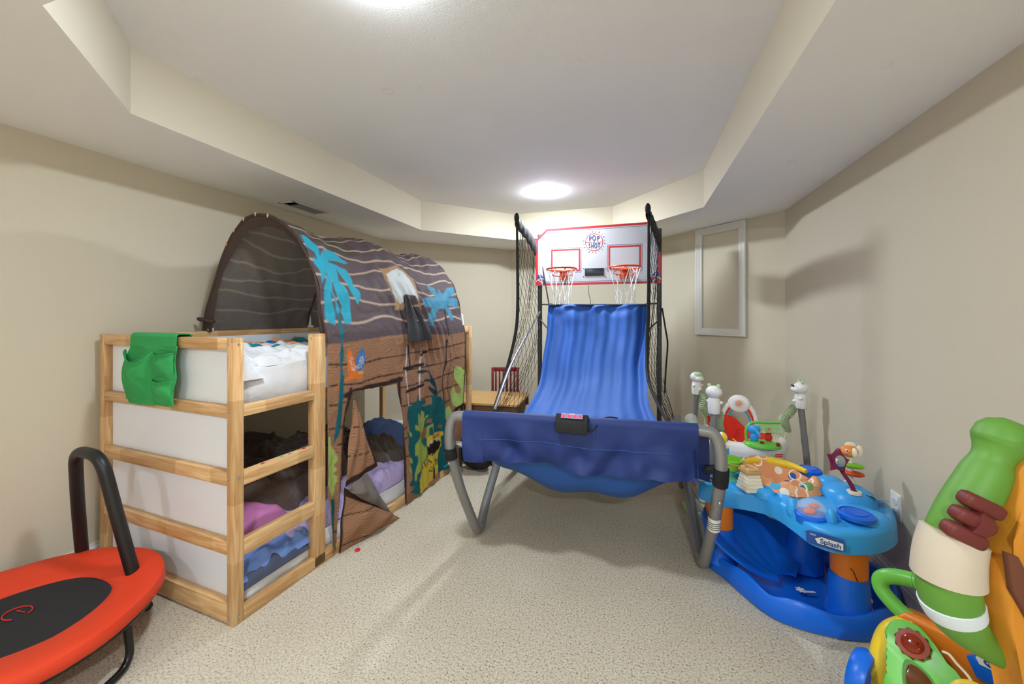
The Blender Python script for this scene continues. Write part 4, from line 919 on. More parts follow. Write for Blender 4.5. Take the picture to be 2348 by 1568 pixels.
# side wings: black cloth top strip, net and edge strap
def wing(strap, inner, tip, corner, back):
    S_ = spline(strap, 8); I_ = spline(inner, 8)
    def at(L, v):
        s = v * (len(L) - 1); i = min(int(s), len(L) - 2); return L[i].lerp(L[i + 1], s - i)
    b = MB(); n = 18; m = 34
    def P(i, j):
        u, v = i / n, j / m; p = at(S_, v).lerp(at(I_, v), u); p = p.copy(); p.x += .012 * math.sin(u * 9 + v * 14); p.y += .01 * math.sin(u * 13 - v * 9); return p
    for d in (-1, 1):
        for k in range(-m, n + m + 1, 2):
            pts = []
            for j in range(m + 1):
                i = k + d * j * .62
                if 0 <= i <= n: pts.append(P(i, j))
                else:
                    if len(pts) > 1: b.tube(pts, .0016, 4, caps=False)
                    pts = []
            if len(pts) > 1: b.tube(pts, .0016, 4, caps=False)
    nt = gb(b, 'side_net', 'net_black')
    b = MB(); b.tube(S_, [.007 + .006 * math.sin(PI * i / len(S_)) for i in range(len(S_))], 8); gb(b, 'edge_strap', 'cloth_black')
    T, C_ = Vector(tip), Vector(corner)
    def cl(u, v):
        p = T.lerp(C_, u); p.z += .02 * math.sin(PI * u) ; h = .075 + .05 * u
        th = v * 2 * PI
        return p + Vector((.016 * math.cos(th) + .004 * math.sin(u * 30), .0, (-h / 2) + (h / 2 + .004) * math.sin(th)))
    b = MB(); b.surf(24, 17, cl); gb(b, 'wing_sleeve', 'cloth_black', smooth=80)
    gb(MB().ell(T, (.020, .020, .040)), 'wing_cap', 'cloth_black')
wing([(.688, 1.70, 2.02), (.694, 1.695, 1.70), (.698, 1.69, 1.342), (.700, 1.62, 1.12), (.680, 1.45, .86), (.69, 1.15, .65)], [(.672, 2.36, 1.955), (.672, 2.40, 1.60), (.70, 2.42, 1.36), (.74, 2.25, 1.00), (.735, 2.0, .70), (.71, 1.65, .56)], (.688, 1.70, 2.01), (.672, 2.36, 1.945), 0)
wing([(1.640, 1.775, 2.03), (1.642, 1.775, 1.70), (1.641, 1.775, 1.337), (1.630, 1.72, 1.03), (1.640, 1.56, .815), (1.735, 1.20, .64)], [(1.752, 2.42, 1.955), (1.752, 2.46, 1.60), (1.752, 2.47, 1.36), (1.745, 2.35, 1.0), (1.76, 2.1, .74), (1.80, 1.7, .58)], (1.636, 1.765, 2.02), (1.752, 2.42, 1.935), 0)
gb(MB().tube(spline([(1.775, 2.50, 1.33), (1.80, 2.47, 1.15), (1.815, 2.44, 1.02), (1.80, 2.43, .80), (1.79, 2.42, .6)], 6), .007, 8), 'loose_strap', 'cloth_black')
gb(MB().tube(spline([(1.145, 2.42, 1.54), (1.15, 2.43, 1.46), (1.165, 2.43, 1.38), (1.16, 2.44, 1.2)], 6), .0025, 6), 'cord', 'dark_ink')
# ================================================================== trampoline in the near corner
tr = thing('trampoline', 'small round trampoline with red foam pad and black handle beside the loft bed', 'trampoline', (-0.535, -0.405, 0), 0)
def tb(b, name, m, parent=tr, **k): return b.build(name, m, parent, world=True, **k)
TC0 = Vector((-0.535, -0.405, 0)); ro_, ri_ = 0.412, 0.218
prof = [(ri_, .186), (ri_ + .004, .196), (ri_ + .03, .203), (.33, .218), (ro_ - .02, .224), (ro_ - .004, .219), (ro_, .208), (ro_ + .002, .180), (ro_ - .006, .172), (ro_ - .03, .176), (ri_, .182)]
b = MB(); seg = 72; 
rings = []
for k in range(seg):
    a = 2 * PI * k / seg; fac = 1 + .012 * math.cos(6 * a + .3)
    kn = 0.018 * math.exp(-((math.degrees(a) % 360 - 75) / 26) ** 2)
    sh = Vector((.015, .035, 0))
    rings.append([b.bm.verts.new(TC0 + (sh if r < .26 else Vector((0, 0, 0))) + Vector((r * fac * math.cos(a), r * fac * math.sin(a), z + (kn if r > .24 else 0) + .003 * nz(r * 9, a * 3)))) for r, z in prof])
for k in range(seg):
    A, B_ = rings[k], rings[(k + 1) % seg]
    for j in range(len(prof)): b.bm.faces.new((A[j], B_[j], B_[(j + 1) % len(prof)], A[(j + 1) % len(prof)]))
tb(b, 'foam_pad', 'pad_red', smooth=50)
mtc = TC0 + Vector((.015, .035, 0))
mt = tb(MB().lathe([(ri_ + .02, .186), (ri_ + .02, .190), (.1, .189), (.002, .188)], 48, xf(mtc)), 'jump_mat', 'mat_black')
b = MB()
lc = Vector((-.574, -.361, .1915)); b.tube([lc + Vector((.034 * math.cos(a) * 1.2, .034 * math.sin(a), 0)) for a in [2 * PI * i / 40 for i in range(2, 36)]], .0022, 5); b.tube([lc + Vector((-.018, .006, 0)), lc + Vector((.022, .010, 0))], .0018, 5)
tb(b, 'printed_logo', 'label_red', parent=mt)
tb(MB().tube([TC0 + Vector(((ro_ - .03) * math.cos(a), (ro_ - .03) * math.sin(a), .160)) for a in [2 * PI * i / 64 for i in range(64)]], .014, 10, closed=True), 'rim_tube', 'tube_black')
hp = bend([(-.800, -.080, .200), (-.735, -.125, .46), (-.688, -.155, .700), (-.490, -.170, .700), (-.440, -.145, .46), (-.392, -.115, .205)], .075, 10)
tb(MB().tube(hp, .0225, 16), 'handle', 'foam_black')
for (x, y, ex, ey) in ((-.392, -.115, -.432, -.045), (-.80, -.08, -.80, -.05)):
    tb(MB().tube([(x, y, .175), (ex, ey, .022)], .019, 12), 'handle_foot', 'foam_black')
for a0, a1 in ((-25, 25), (-95, -50), (140, 190), (215, 260)):
    def lp(a, r, z): return TC0 + Vector((r * math.cos(R(a)), r * math.sin(R(a)), z))
    tb(MB().tube(bend([lp(a0, ro_ - .035, .165), lp(a0, ro_ - .02, .013), lp((a0 + a1) / 2, ro_ + .0, .013), lp(a1, ro_ - .02, .013), lp(a1, ro_ - .035, .165)], .06, 7), .0125, 12), 'leg', 'tube_black')

# ================================================================== things on the floor by the tent
rd = thing('game_disc', 'small red plastic disc lying on the carpet in front of the tent flap', 'disc', (0.126, 0.592, 0.0))
MB().lathe([(0.0005, .001), (.013, .001), (.0145, .003), (.013, .006), (.010, .0055), (.0005, .0055)], 24, Matrix.Rotation(R(8), 4, 'X') @ xf((0, 0, .001)), cap=False).build('disc', 'label_red', rd)

# ================================================================== pine play table with a red chair behind it
tb_ = thing('play_table', 'low pine play table with brown apron between the tent and the basketball game', 'table', (0.17, 2.53, 0), 0.08)
def bbx(name, m, c, s, bev=.003, parent=tb_): return MB().box(c, s, bev=bev).build(name, m, parent)
bbx('tabletop', 'table_pine', (0.0, 0.0, .440), (0.68, .60, .022))
for sx in (-1, 1):
    for sy in (-1, 1): bbx('leg', 'table_brown', (sx * .305, sy * .265, .2145), (.05, .05, .429))
for sy in (-1, 1): bbx('apron', 'table_brown', (0, sy * .262, .33), (.56, .02, .195))
for sx in (-1, 1): bbx('apron', 'table_brown', (sx * .302, 0, .33), (.02, .48, .195))
ch = thing('kids_chair', 'dark red slat-back child chair tucked behind the pine play table', 'chair', (0.165, 2.985, 0), 0.30)
def cbx_(name, c, s, bev=.003): return MB().box(c, s, bev=bev).build(name, 'chair_red', ch)
for sx in (-1, 1):
    cbx_('back_post', (sx * .142, .10, .338), (.028, .028, .676)); cbx_('front_leg', (sx * .142, -.10, .143), (.028, .028, .286))
cbx_('seat', (0, 0, .298), (.31, .26, .022)); cbx_('top_rail', (0, .10, .655), (.262, .022, .045)); cbx_('lower_rail', (0, .10, .37), (.258, .02, .03))
for i in range(6): cbx_('slat', (-.105 + i * .042, .10, .51), (.020, .012, .26))

# black bag slumped behind the left leg of the game
bg = thing('backpack', 'black backpack slumped on the carpet between the tent and the game leg', 'bag', (0.30, 1.83, 0), 0.4)
b = MB(); b.ell((0, 0, .15), (.13, .10, .15), seg=28, rings=18)
for v in b.bm.verts:
    p = v.co; k = 1 + .18 * nz(p.x * 9, p.y * 9, p.z * 8); v.co = Vector((p.x * k, p.y * k, max(.002, p.z * (1 + .1 * nz(p.y * 7, p.x * 7, 2)))))
b.build('body', 'cloth_black', bg, smooth=70)
b = MB(); b.ell((.05, -.075, .10), (.075, .045, .075), seg=20); b.build('front_pocket', 'cloth_black', bg)
for s in (-1, 1): MB().tube(spline([(s * .05, .07, .27), (s * .09, -.02, .31), (s * .13, -.08, .20), (s * .12, -.10, .06)], 6), .009, 8).build('shoulder_strap', 'cloth_black', bg)
MB().tube(spline([(-.03, .05, .29), (0, .06, .33), (.03, .05, .29)], 6), .006, 8).build('grab_loop', 'cloth_black', bg)
b = MB(); b.box((.055, -.122, .115), (.05, .003, .012)); b.build('buckle', 'chrome', bg)
# ================================================================== baby jumper with three posts
JC = Vector((2.185, 1.735, 0))
ju = thing('baby_jumper', 'white three-post baby jumper with red seat and animal head post caps by the angled wall', 'baby jumper', JC)
def jb(b, name, m, parent=ju, **k): return b.build(name, m, parent, world=True, **k)
POSTS = [((1.987, 2.035), (1.955, 2.075)), ((2.000, 1.425), (1.975, 1.385)), ((2.549, 1.739), (2.612, 1.742))]
base = [Vector((p[1][0], p[1][1], .03)) for p in POSTS]
for i, ((tx_, ty_), (bx_, by_)) in enumerate(POSTS):
    t = Vector((tx_, ty_, 0)); dirc = (Vector((JC.x, JC.y, 0)) - t).normalized()
    jb(MB().tube([(bx_, by_, .05), (tx_, ty_, .70)], .018, 14), 'post', 'post_grey')
    c = Vector((tx_, ty_, .735)); up = Vector((0, 0, 1)); sd = dirc.cross(up)
    b = MB(); b.lathe([(.030, -.055), (.033, -.045), (.035, .0), (.030, .034), (.022, .040)], 20, xf(c)); 
    for s in (-1, 1): b.ell(c + sd * s * .036 + dirc * .012 + Vector((0, 0, .012)), (.012, .012, .010), seg=12, rings=8)
    b.ell(c + dirc * .035 + Vector((0, 0, -.012)), (.013, .013, .010), seg=12, rings=8)
    cap = jb(b, 'post_cap', 'plastic_white')
    h = c + Vector((0, 0, .073)); RH = Matrix((dirc, -sd, up)).transposed()
    b = MB(); b.ell(h, (.040, .046, .037), rot=RH, seg=24, rings=16); b.ell(h + dirc * .026 + Vector((0, 0, -.010)), (.028, .036, .022), rot=RH, seg=20, rings=12); hd = jb(b, 'animal_head', 'plastic_white', parent=cap, smooth=70)
    b = MB()
    if i == 0: b.ell(h + dirc * .012 + Vector((0, 0, .016)), (.030, .036, .022), rot=RH)
    else:
        for s in (-1, 1): b.ell(h + sd * s * .026 + Vector((0, 0, .036)), (.009, .012, .013), rot=RH, seg=12, rings=8)
    jb(b, 'ear', 'pale_green', parent=hd) if i else jb(b, 'face', 'pale_green', parent=hd)
    if i == 2:
        b = MB(); [b.ell(h + dirc * .044 + sd * s * .014 + Vector((0, 0, .012)), (.004, .003, .007), rot=RH, seg=8, rings=6) for s in (-1, 0, 1)]; jb(b, 'eye', 'dark_ink', parent=hd)
    # gathered spring cover down to the tray
    a = c + dirc * .03 + Vector((0, 0, -.035)); e = Vector((JC.x, JC.y, .455)) - dirc * .27
    n = 60; pts = []; rs = []
    for k in range(n + 1):
        t_ = k / n; p = a.lerp(e, t_ * .72); p = p + Vector((0.010 * math.sin(t_ * 9), .010 * math.cos(t_ * 8), 0)) + dirc * .03 * math.sin(t_ * PI)
        pts.append(p); rs.append(.016 + .010 * math.sin(t_ * PI) + .0045 * math.sin(k * 2.1))
    sp_ = jb(MB().tube(pts, rs, 10), 'spring_cover', 'strap_green')
    jb(MB().tube([pts[-1], e + Vector((0, 0, .01))], .0045, 8), 'strap', 'pale_green', parent=sp_)
# base frame on the carpet
for i in range(3):
    a, c = base[i], base[(i + 1) % 3]; mid = (a + c) / 2; o_ = (mid - Vector((JC.x, JC.y, .03))).normalized()
    if i == 1: o_ = o_ * 0.2
    jb(MB().tube(bend([a, mid + o_ * .03, c], .12, 6), .016, 12), 'base_tube', 'post_grey')
for p in base: jb(MB().lathe([(.034, -.028), (.036, -.02), (.030, .03), (.022, .05)], 18, xf(p)), 'foot', 'plastic_white')
JF = JC; JC = JC + Vector((0, 0, .055))
# tray ring with lobes
def outl(a): 
    lob = .055 * max(0, math.cos((a - R(-68)) * 1.5)) ** 2 if abs(((a - R(-68) + PI) % (2 * PI)) - PI) < R(60) else 0
    l2 = .045 * math.exp(-((((a - R(165) + PI) % (2 * PI)) - PI) / R(28)) ** 2) + .04 * math.exp(-((((a - R(78) + PI) % (2 * PI)) - PI) / R(26)) ** 2) + .03 * math.exp(-((((a - R(2) + PI) % (2 * PI)) - PI) / R(18)) ** 2)
    return .262 + lob + l2
b = MB(); seg = 72; tp = [(0.0, .402, 1), (.010, .398, 1), (.012, .425, 1), (0.0, .436, 1), (-.022, .438, 1), (-.030, .430, 1)]
rings = []
for k in range(seg):
    a = 2 * PI * k / seg; r = outl(a); ca, sa = math.cos(a), math.sin(a)
    L = [(.165, .425), (.165, .385), (r - .02, .352), (r, .360), (r + .006, .390), (r - .004, .418), (r - .03, .428), (.19, .432)]
    rings.append([b.bm.verts.new(JC + Vector((x * ca, x * sa, z))) for x, z in L])
for k in range(seg):
    A, B_ = rings[k], rings[(k + 1) % seg]
    for j in range(8): b.bm.faces.new((A[j], B_[j], B_[(j + 1) % 8], A[(j + 1) % 8]))
tray = jb(b, 'tray', 'plastic_white', smooth=50)
# red seat slung in the ring
def seat(u, v):
    a = u * 2 * PI; back = .5 + .5 * math.cos(a - R(135)); r = .17 * (1 - v * .55); z = .43 + .085 * back ** 2 * (1 - v) - v * .20 + .02 * math.sin(a * 5) * (1 - v)
    return JC + Vector((r * math.cos(a), r * math.sin(a), z))
st_ = jb(MB().surf(48, 16, seat, closeu=True), 'seat', 'seat_red', smooth=80)
b = MB()
for a, r, z in ((200, .155, .43), (250, .160, .405), (160, .15, .47), (300, .155, .42)): b.ell(JC + Vector((r * math.cos(R(a)), r * math.sin(R(a)), z)), (.035, .03, .014), rot=rotz(R(a)) @ Matrix.Rotation(R(60), 3, 'Y'), seg=14, rings=8)
jb(b, 'seat_patch', 'yellow_plastic', parent=st_)
b = MB(); b.ell(JC + Vector((-.14, -.09, .452)), (.012, .03, .018), rot=rotz(R(-20))); jb(b, 'spotted_tab', 'eye_white', parent=st_)
# light-up arch at the back of the tray
AC = JC + Vector((.075, .265, .43)); Ma = basis(AC, (.95, -.30, 0), (0.05, .14, .99))
def ap(x, y, z=0): return Ma @ Vector((x, y, z))
b = MB(); b.tube([ap(.105 * math.cos(t), .165 * math.sin(t) ** .9 if math.sin(t) > 0 else 0) for t in [PI * i / 24 for i in range(25)]], .017, 12); arch = jb(b, 'arch', 'plastic_white')
for cN, rr_ in (('label_red', .092), ('toy_orange', .083), ('sky_plastic', .074)):
    jb(MB().tube([ap(rr_ * math.cos(t), rr_ * 1.5 * math.sin(t), .012) for t in [PI * i / 20 for i in range(21)]], .006, 8), 'rainbow_stripe', cN, parent=arch)
b = MB(); b.lathe([(.001, .022), (.04, .022), (.062, .016), (.072, .0), (.066, -.016), (.001, -.018)], 30, basis(ap(0, .145, .012), (.95, -.30, 0), (0.05, .14, .99)) @ Matrix.Diagonal((1, .88, 1, 1)), cap=False)
disc = jb(b, 'light_panel', 'plastic_white', parent=arch)
b = MB(); Mz = basis(ap(0, .150, .034), (.95, -.30, 0), (0.05, .14, .99)); b.prism([((.026 if k % 2 else .019) * math.cos(k * PI / 11), (.024 if k % 2 else .018) * math.sin(k * PI / 11)) for k in range(22)], .004, Mz); jb(b, 'sun_face', 'fish_orange', parent=arch)
b = MB(); b.ell(ap(0, .150, .032), (.040, .034, .022), rot=Mz.to_3x3()); jb(b, 'clear_dome', 'clear_plastic', parent=arch)
# left pod: green hill under a clear ball
LP_ = JC + Vector((-.255, .055, .428))
pod = jb(MB().lathe([(.062, 0), (.058, .016), (.040, .034), (.018, .043), (.002, .045)], 24, xf(LP_)), 'green_pod', 'green_plastic')
jb(MB().ell(LP_ + Vector((-.01, 0, .062)), (.042, .042, .042)), 'clear_ball', 'clear_plastic', parent=pod)
# front pod: elephant and friends under a green canopy
FP = JC + Vector((.095, -.205, .430)); ft = jb(MB().lathe([(.100, -.006), (.100, .008), (.090, .018), (.05, .026), (.002, .028)], 28, xf(FP) @ Matrix.Diagonal((1, .72, 1, 1))), 'front_pod', 'green_plastic')
b = MB(); e0 = FP + Vector((-.045, -.01, .02)); b.ell(e0 + Vector((0, 0, .03)), (.024, .022, .034)); b.ell(e0 + Vector((0, -.004, .074)), (.029, .026, .027)); b.ell(e0 + Vector((-.024, .004, .076)), (.009, .018, .024)); b.ell(e0 + Vector((.026, .006, .076)), (.008, .016, .022)); b.tube(spline([e0 + Vector((.006, -.024, .070)), e0 + Vector((.014, -.040, .055)), e0 + Vector((.020, -.046, .045))], 5), [.010] * 6 + [.008] * 5, 8)
el = jb(b, 'elephant_figure', 'sky_plastic', parent=ft, smooth=70)
b = MB(); r0 = FP + Vector((.035, .01, .02)); b.ell(r0 + Vector((0, 0, .03)), (.020, .02, .03)); b.ell(r0 + Vector((0, -.004, .068)), (.020, .02, .022)); jb(b, 'bird_figure', 'seat_red', parent=ft)
b = MB()
for k in range(4): b.tube(spline([r0 + Vector((.022 + .008 * k, .0, .0)), r0 + Vector((.028 + .009 * k, .0, .05)), r0 + Vector((.020 + .012 * k, 0, .095))], 5), .005, 6)
jb(b, 'grass_blade', 'cream_plastic', parent=ft)
b = MB(); [b.ell(FP + Vector((x, -.045, .024)), (.012, .01, .012), seg=12, rings=8) for x in (-.012, .07)]; jb(b, 'bead', 'amber_red', parent=ft)
jb(MB().tube(spline([FP + Vector((-.082, .0, .012)), FP + Vector((-.085, .0, .085)), FP + Vector((-.055, .005, .128)), FP + Vector((.02, .01, .135)), FP + Vector((.095, .01, .140))], 8), .008, 10), 'canopy_rod', 'green_plastic', parent=ft)
jb(MB().surf(18, 14, lambda u, v: FP + Vector((-.04 + .14 * u, .04 - .06 * v, .125 + .012 * u - .05 * v * v)), thick=.002), 'canopy', 'clear_green', parent=ft)
# labels and the ball on a peg
lbp = JC + Vector((.155, -.296, .404)); Ml = basis(lbp, (.92, .39, 0), (0, 0, 1))
b = MB(); b.prism([(-.022, -.009), (.022, -.009), (.022, .009), (-.022, .009)], .0015, Ml); lb = jb(b, 'label', 'label_red', parent=tray)
b = MB(); b.text('Fisher-Price', .0082, Ml @ Matrix.Translation((0, 0, .002)), .0003); jb(b, 'lettering', 'label_white', parent=lb, smooth=0)
# ================================================================== blue activity saucer
SCN = Vector((2.275, 0.985, 0))
sa_ = thing('activity_saucer', 'blue baby activity saucer with orange legs and printed seat against the right wall', 'activity saucer', SCN)
def sb(b, name, m, parent=sa_, **k): return b.build(name, m, parent, world=True, **k)
TOP = [(1.862, 1.03), (1.870, .965), (1.93, .945), (2.04, .940), (2.14, .885), (2.195, .765), (2.235, .690), (2.32, .650), (2.44, .680), (2.55, .790), (2.615, .92), (2.635, 1.03), (2.60, 1.10), (2.53, 1.17), (2.46, 1.25), (2.38, 1.34), (2.24, 1.37), (2.08, 1.31), (1.99, 1.215), (1.905, 1.13)]
OUT = [Vector((p[0], p[1], 0)) for p in [(q.x, q.y) for q in spline([(x, y, 0) for x, y in TOP], 5, closed=True)]]
cen = Vector((2.27, 1.03, 0)); hole_c = Vector((2.24, 1.085, 0))
b = MB(); n = len(OUT); rings = []
for i, p in enumerate(OUT):
    d = (p - cen); dn = d.normalized(); hd = (p - hole_c).normalized(); hr = .165
    L = [(hole_c + hd * hr, .398), (hole_c + hd * hr, .432), (hole_c + hd * (hr + .015), .440), (p - dn * .05, .430), (p - dn * .02, .428), (p - dn * .004, .420), (p, .408), (p + dn * .004, .345), (p - dn * .008, .340), (p - dn * .03, .352)]
    rings.append([b.bm.verts.new((q.x, q.y, z + .006 * math.sin(i * .35))) for q, z in L])
for i in range(n):
    A, B_ = rings[i], rings[(i + 1) % n]
    for j in range(len(A) - 1): b.bm.faces.new((A[j], B_[j], B_[j + 1], A[j + 1]))
tray2 = sb(b, 'tray', 'sky_plastic', smooth=45)
# raised mounds moulded into the tray
for nm, c, r_, h in (('mound', (2.445, .80), .095, .034), ('mound', (2.475, .985), .105, .060), ('mound', (1.945, 1.03), .062, .028), ('mound', (2.02, 1.16), .055, .026), ('mound', (2.13, .935), .045, .030), ('mound', (2.47, 1.14), .06, .04)):
    sb(MB().lathe([(r_, -.008), (r_ * .97, .006), (r_ * .85, h * .7), (r_ * .6, h), (.002, h * 1.02)], 28, xf((c[0], c[1], .425))), nm, 'sky_plastic', parent=tray2, smooth=60)
for c, r_, z in (((2.405, .755), .062, .448), ((2.42, 1.245), .055, .448), ((1.925, 1.06), .042, .452)):
    sb(MB().lathe([(r_, 0), (r_, .014), (r_ * .86, .019), (r_ * .84, .015), (r_ * .62, .018), (r_ * .6, .022), (.002, .022)], 30, xf((c[0], c[1], z))), 'spin_pad', 'blue_plastic', parent=tray2)
# base dish
BPT = [(1.895, 1.06), (1.905, .99), (1.955, .92), (2.01, .82), (2.065, .735), (2.12, .69), (2.21, .665), (2.34, .662), (2.46, .70), (2.57, .80), (2.635, .93), (2.645, 1.06), (2.59, 1.20), (2.47, 1.31), (2.30, 1.345), (2.12, 1.31), (1.98, 1.20)]
BO_ = spline([(x, y, 0) for x, y in BPT], 6, closed=True); bc = Vector((2.275, 1.0, 0))
b = MB(); rings = []
for i, p in enumerate(BO_):
    dn = (p - bc).normalized(); wv = .010 * math.sin(i * .42)
    L = [(p - dn * .02, .012), (p, .006), (p + dn * .004, .03), (p, .085 + wv), (p - dn * .012, .098 + wv), (p - dn * .032, .092 + wv), (p - dn * .06, .055), (p - dn * .14, .022), (bc + (p - bc) * .3, .016), (bc, .016)]
    rings.append([b.bm.verts.new((q.x, q.y, z)) for q, z in L])
n = len(BO_)
for i in range(n):
    A, B_ = rings[i], rings[(i + 1) % n]
    for j in range(len(A) - 1):
        try: b.bm.faces.new((A[j], B_[j], B_[j + 1], A[j + 1]))
        except ValueError: pass
bmesh.ops.remove_doubles(b.bm, verts=b.bm.verts, dist=.0005)
dish = sb(b, 'base_dish', 'blue_plastic', smooth=50)
# ribbed shell rising from the dish at the back
H0 = Vector((2.235, .905, .030))
def shell(u, v):
    a = R(62 + 130 * u); r = .06 + v * .315; rib = .010 * abs(math.sin(u * PI * 6)) * v
    z = .02 + .23 * v ** 1.6 + rib - .03 * (u - .5) ** 2 * 4 * v
    return H0 + Vector((r * math.cos(a), r * math.sin(a) * .95, z))
sb(MB().surf(90, 24, shell, thick=.010), 'shell_panel', 'blue_plastic', parent=dish, smooth=60)
b = MB(); sp2 = H0 + Vector((-.06, -.075, .006)); Ms = xf(H0 + Vector((.03, -.02, .006)))
b.prism([((.022 if k % 2 else .012) * math.cos(k * PI / 7 + .3), (.022 if k % 2 else .012) * math.sin(k * PI / 7 + .3)) for k in range(14)], .002, xf(H0 + Vector((.02, -.03, .012)))); b.box(H0 + Vector((.05, -.035, .013)), (.05, .010, .002), rot=rotz(.2)); sb(b, 'worn_sticker', 'label_white', parent=dish)
sb(MB().lathe([(.085, .03), (.080, .10), (.062, .17), (.058, .23)], 28, xf((2.34, 1.10, 0))), 'centre_hub', 'blue_plastic', parent=dish)
# three legs: orange tube in a blue sleeve
for (x, y) in ((2.385, .765), (1.955, 1.02), (2.53, 1.14)):
    lg = sb(MB().lathe([(.062, .19), (.062, .352)], 28, xf((x, y, 0))), 'leg', 'orange_plastic')
    sb(MB().lathe([(.084, .05), (.078, .07), (.072, .10), (.066, .20), (.064, .215), (.060, .205)], 28, xf((x, y, 0)) @ Matrix.Identity(4)), 'leg_sleeve', 'blue_plastic', parent=lg)
    if x > 2.3 and y < .9: sb(MB().tube([(x - .020, y - .0605, .262), (x - .012, y - .0615, .255), (x + .002, y - .063, .215)], .0018, 6), 'spring_wire', 'dark_ink', parent=lg)
b = MB(); [b.ell((2.440, .728, z), (.009, .009, .009), seg=10, rings=8) for z in (.10, .135)]; sb(b, 'peg', 'orange_plastic')
# printed seat in the hole, its back standing up, and the yellow ring
def seat2(u, v):
    a = u * 2 * PI; bk = max(0, math.cos(a - R(118))) ; r = .170 * (1 - v * .62)
    z = .440 + .070 * bk ** 1.5 * (1 - v) - .15 * v + .014 * math.sin(a * 7 + 2) * (1 - v) * (v > .02) - .02 * (1 - bk) * v
    return hole_c + Vector((r * math.cos(a) * 1.02, r * math.sin(a), z))
sb(MB().surf(64, 18, seat2, closeu=True), 'seat', 'seat_print', smooth=80)
def puff(u, v):
    a = R(-150 + 150 * u); r = .10 + .075 * v; return hole_c + Vector((r * math.cos(a), r * math.sin(a), .440 + .042 * math.sin(PI * v) + .010 * math.sin(u * 22) * math.sin(PI * v)))
sb(MB().surf(50, 12, puff), 'seat_bolster', 'seat_print', smooth=80)
sb(MB().lathe([(.07, .27), (.085, .29), (.10, .33), (.10, .35)], 28, xf(hole_c)), 'seat_sling', 'seat_print', smooth=60)
sb(MB().tube([hole_c + Vector((.178 * math.cos(R(t)), .178 * math.sin(R(t)), .462 + .018 * math.sin(R(t - 20)))) for t in range(35, 176, 5)], [.012 + .012 * math.sin(PI * i / 28) for i in range(29)], 10), 'seat_ring', 'yellow_plastic')
# sand castle tower
cs_ = Vector((2.075, .955, .432)); q = 1
b = MB(); b.prism([(-.034, -.034), (.034, -.034), (.034, .034), (-.034, .034)], .004, xf(cs_, .35)); bmA = b
b = MB()
for k in range(5):
    s0 = .042 - .003 * k; b.prism([(-s0, -s0), (s0, -s0), (s0, s0), (-s0, s0)], .0155, xf(cs_ + Vector((0, 0, .016 * k)), .35), bev=.002)
cas = sb(b, 'castle_tower', 'cream_plastic')
b = MB()
s0 = .036; zt = cs_ + Vector((0, 0, .081)); b.prism([(-s0, -s0), (s0, -s0), (s0, s0), (-s0, s0)], .018, xf(zt, .35), bev=.003)
for k in range(4):
    a = .35 + PI / 4 + k * PI / 2; b.ell(zt + Vector((.030 * math.cos(a), .030 * math.sin(a), .020)), (.012, .012, .008), seg=12, rings=8)
b.tube([zt + Vector((.028 * math.cos(t), .028 * math.sin(t), .020)) for t in [2 * PI * i / 20 for i in range(20)]], .0075, 8, closed=True)
sb(b, 'castle_top', 'tan_plastic', parent=cas)
# lime bucket on a sea green stand
bk_ = Vector((2.005, 1.035, .440)); bu_ = sb(MB().lathe([(.022, .048), (.040, .054), (.050, .075), (.054, .098), (.058, .100), (.058, .106), (.050, .106), (.046, .080), (.020, .066)], 28, xf(bk_)), 'bucket', 'lime_plastic')
sb(MB().lathe([(.036, 0), (.030, .008), (.016, .014), (.014, .04), (.022, .05)], 20, xf(bk_)), 'bucket_stand', 'sea_green', parent=bu_)
sb(MB().tube([bk_ + Vector((.056 * math.cos(t), .056 * math.sin(t), .094 + .006 * math.sin(t * 2))) for t in [2 * PI * i / 30 for i in range(30)]], .0035, 6, closed=True), 'bucket_band', 'tan_plastic', parent=bu_)
b = MB(); b.ell(bk_ + Vector((-.062, -.03, .045)), (.006, .016, .045)); sb(b, 'purple_tag', 'purple_plastic', parent=bu_)
# picture blocks and the beach ball on their pole
bp_ = Vector((1.985, 1.135, .438)); b = MB()
for z, sx, a in ((.05, 0, .2), (.115, .006, .6)): b.box(bp_ + Vector((sx, 0, z)), (.048, .048, .050), rot=rotz(a), bev=.004)
bl_ = sb(b, 'picture_block', 'cream_plastic')
sb(MB().tube([bp_, bp_ + Vector((0, 0, .16))], .006, 8), 'block_pole', 'cream_plastic', parent=bl_)
for z, sx, a in ((.05, 0, .2), (.115, .006, .6)):
    b = MB()
    for k in range(4): b.prism([(-.017, -.016), (.017, -.016), (.017, .016), (-.017, .016)], .001, xf(bp_ + Vector((sx, 0, z)), a + k * PI / 2) @ Matrix.Translation((0, -.0242, 0)) @ Matrix.Rotation(PI / 2, 4, 'X'))
    sb(b, 'block_picture', 'sky_plastic', parent=bl_)
bb_ = bp_ + Vector((.004, 0, .182))
for k, cN in enumerate(('yellow_plastic', 'eye_white', 'label_navy', 'eye_white', 'yellow_plastic', 'label_navy')):
    b = MB(); 
    def gore(u, v, k=k): 
        a = R(k * 60 + 60 * u + 20); t = PI * v; return bb_ + .030 * (Vector((math.cos(a) * math.sin(t), math.sin(a) * math.sin(t), math.cos(t))))
    b.surf(8, 14, gore); sb(b, 'ball_gore', cN, parent=bl_, smooth=80)
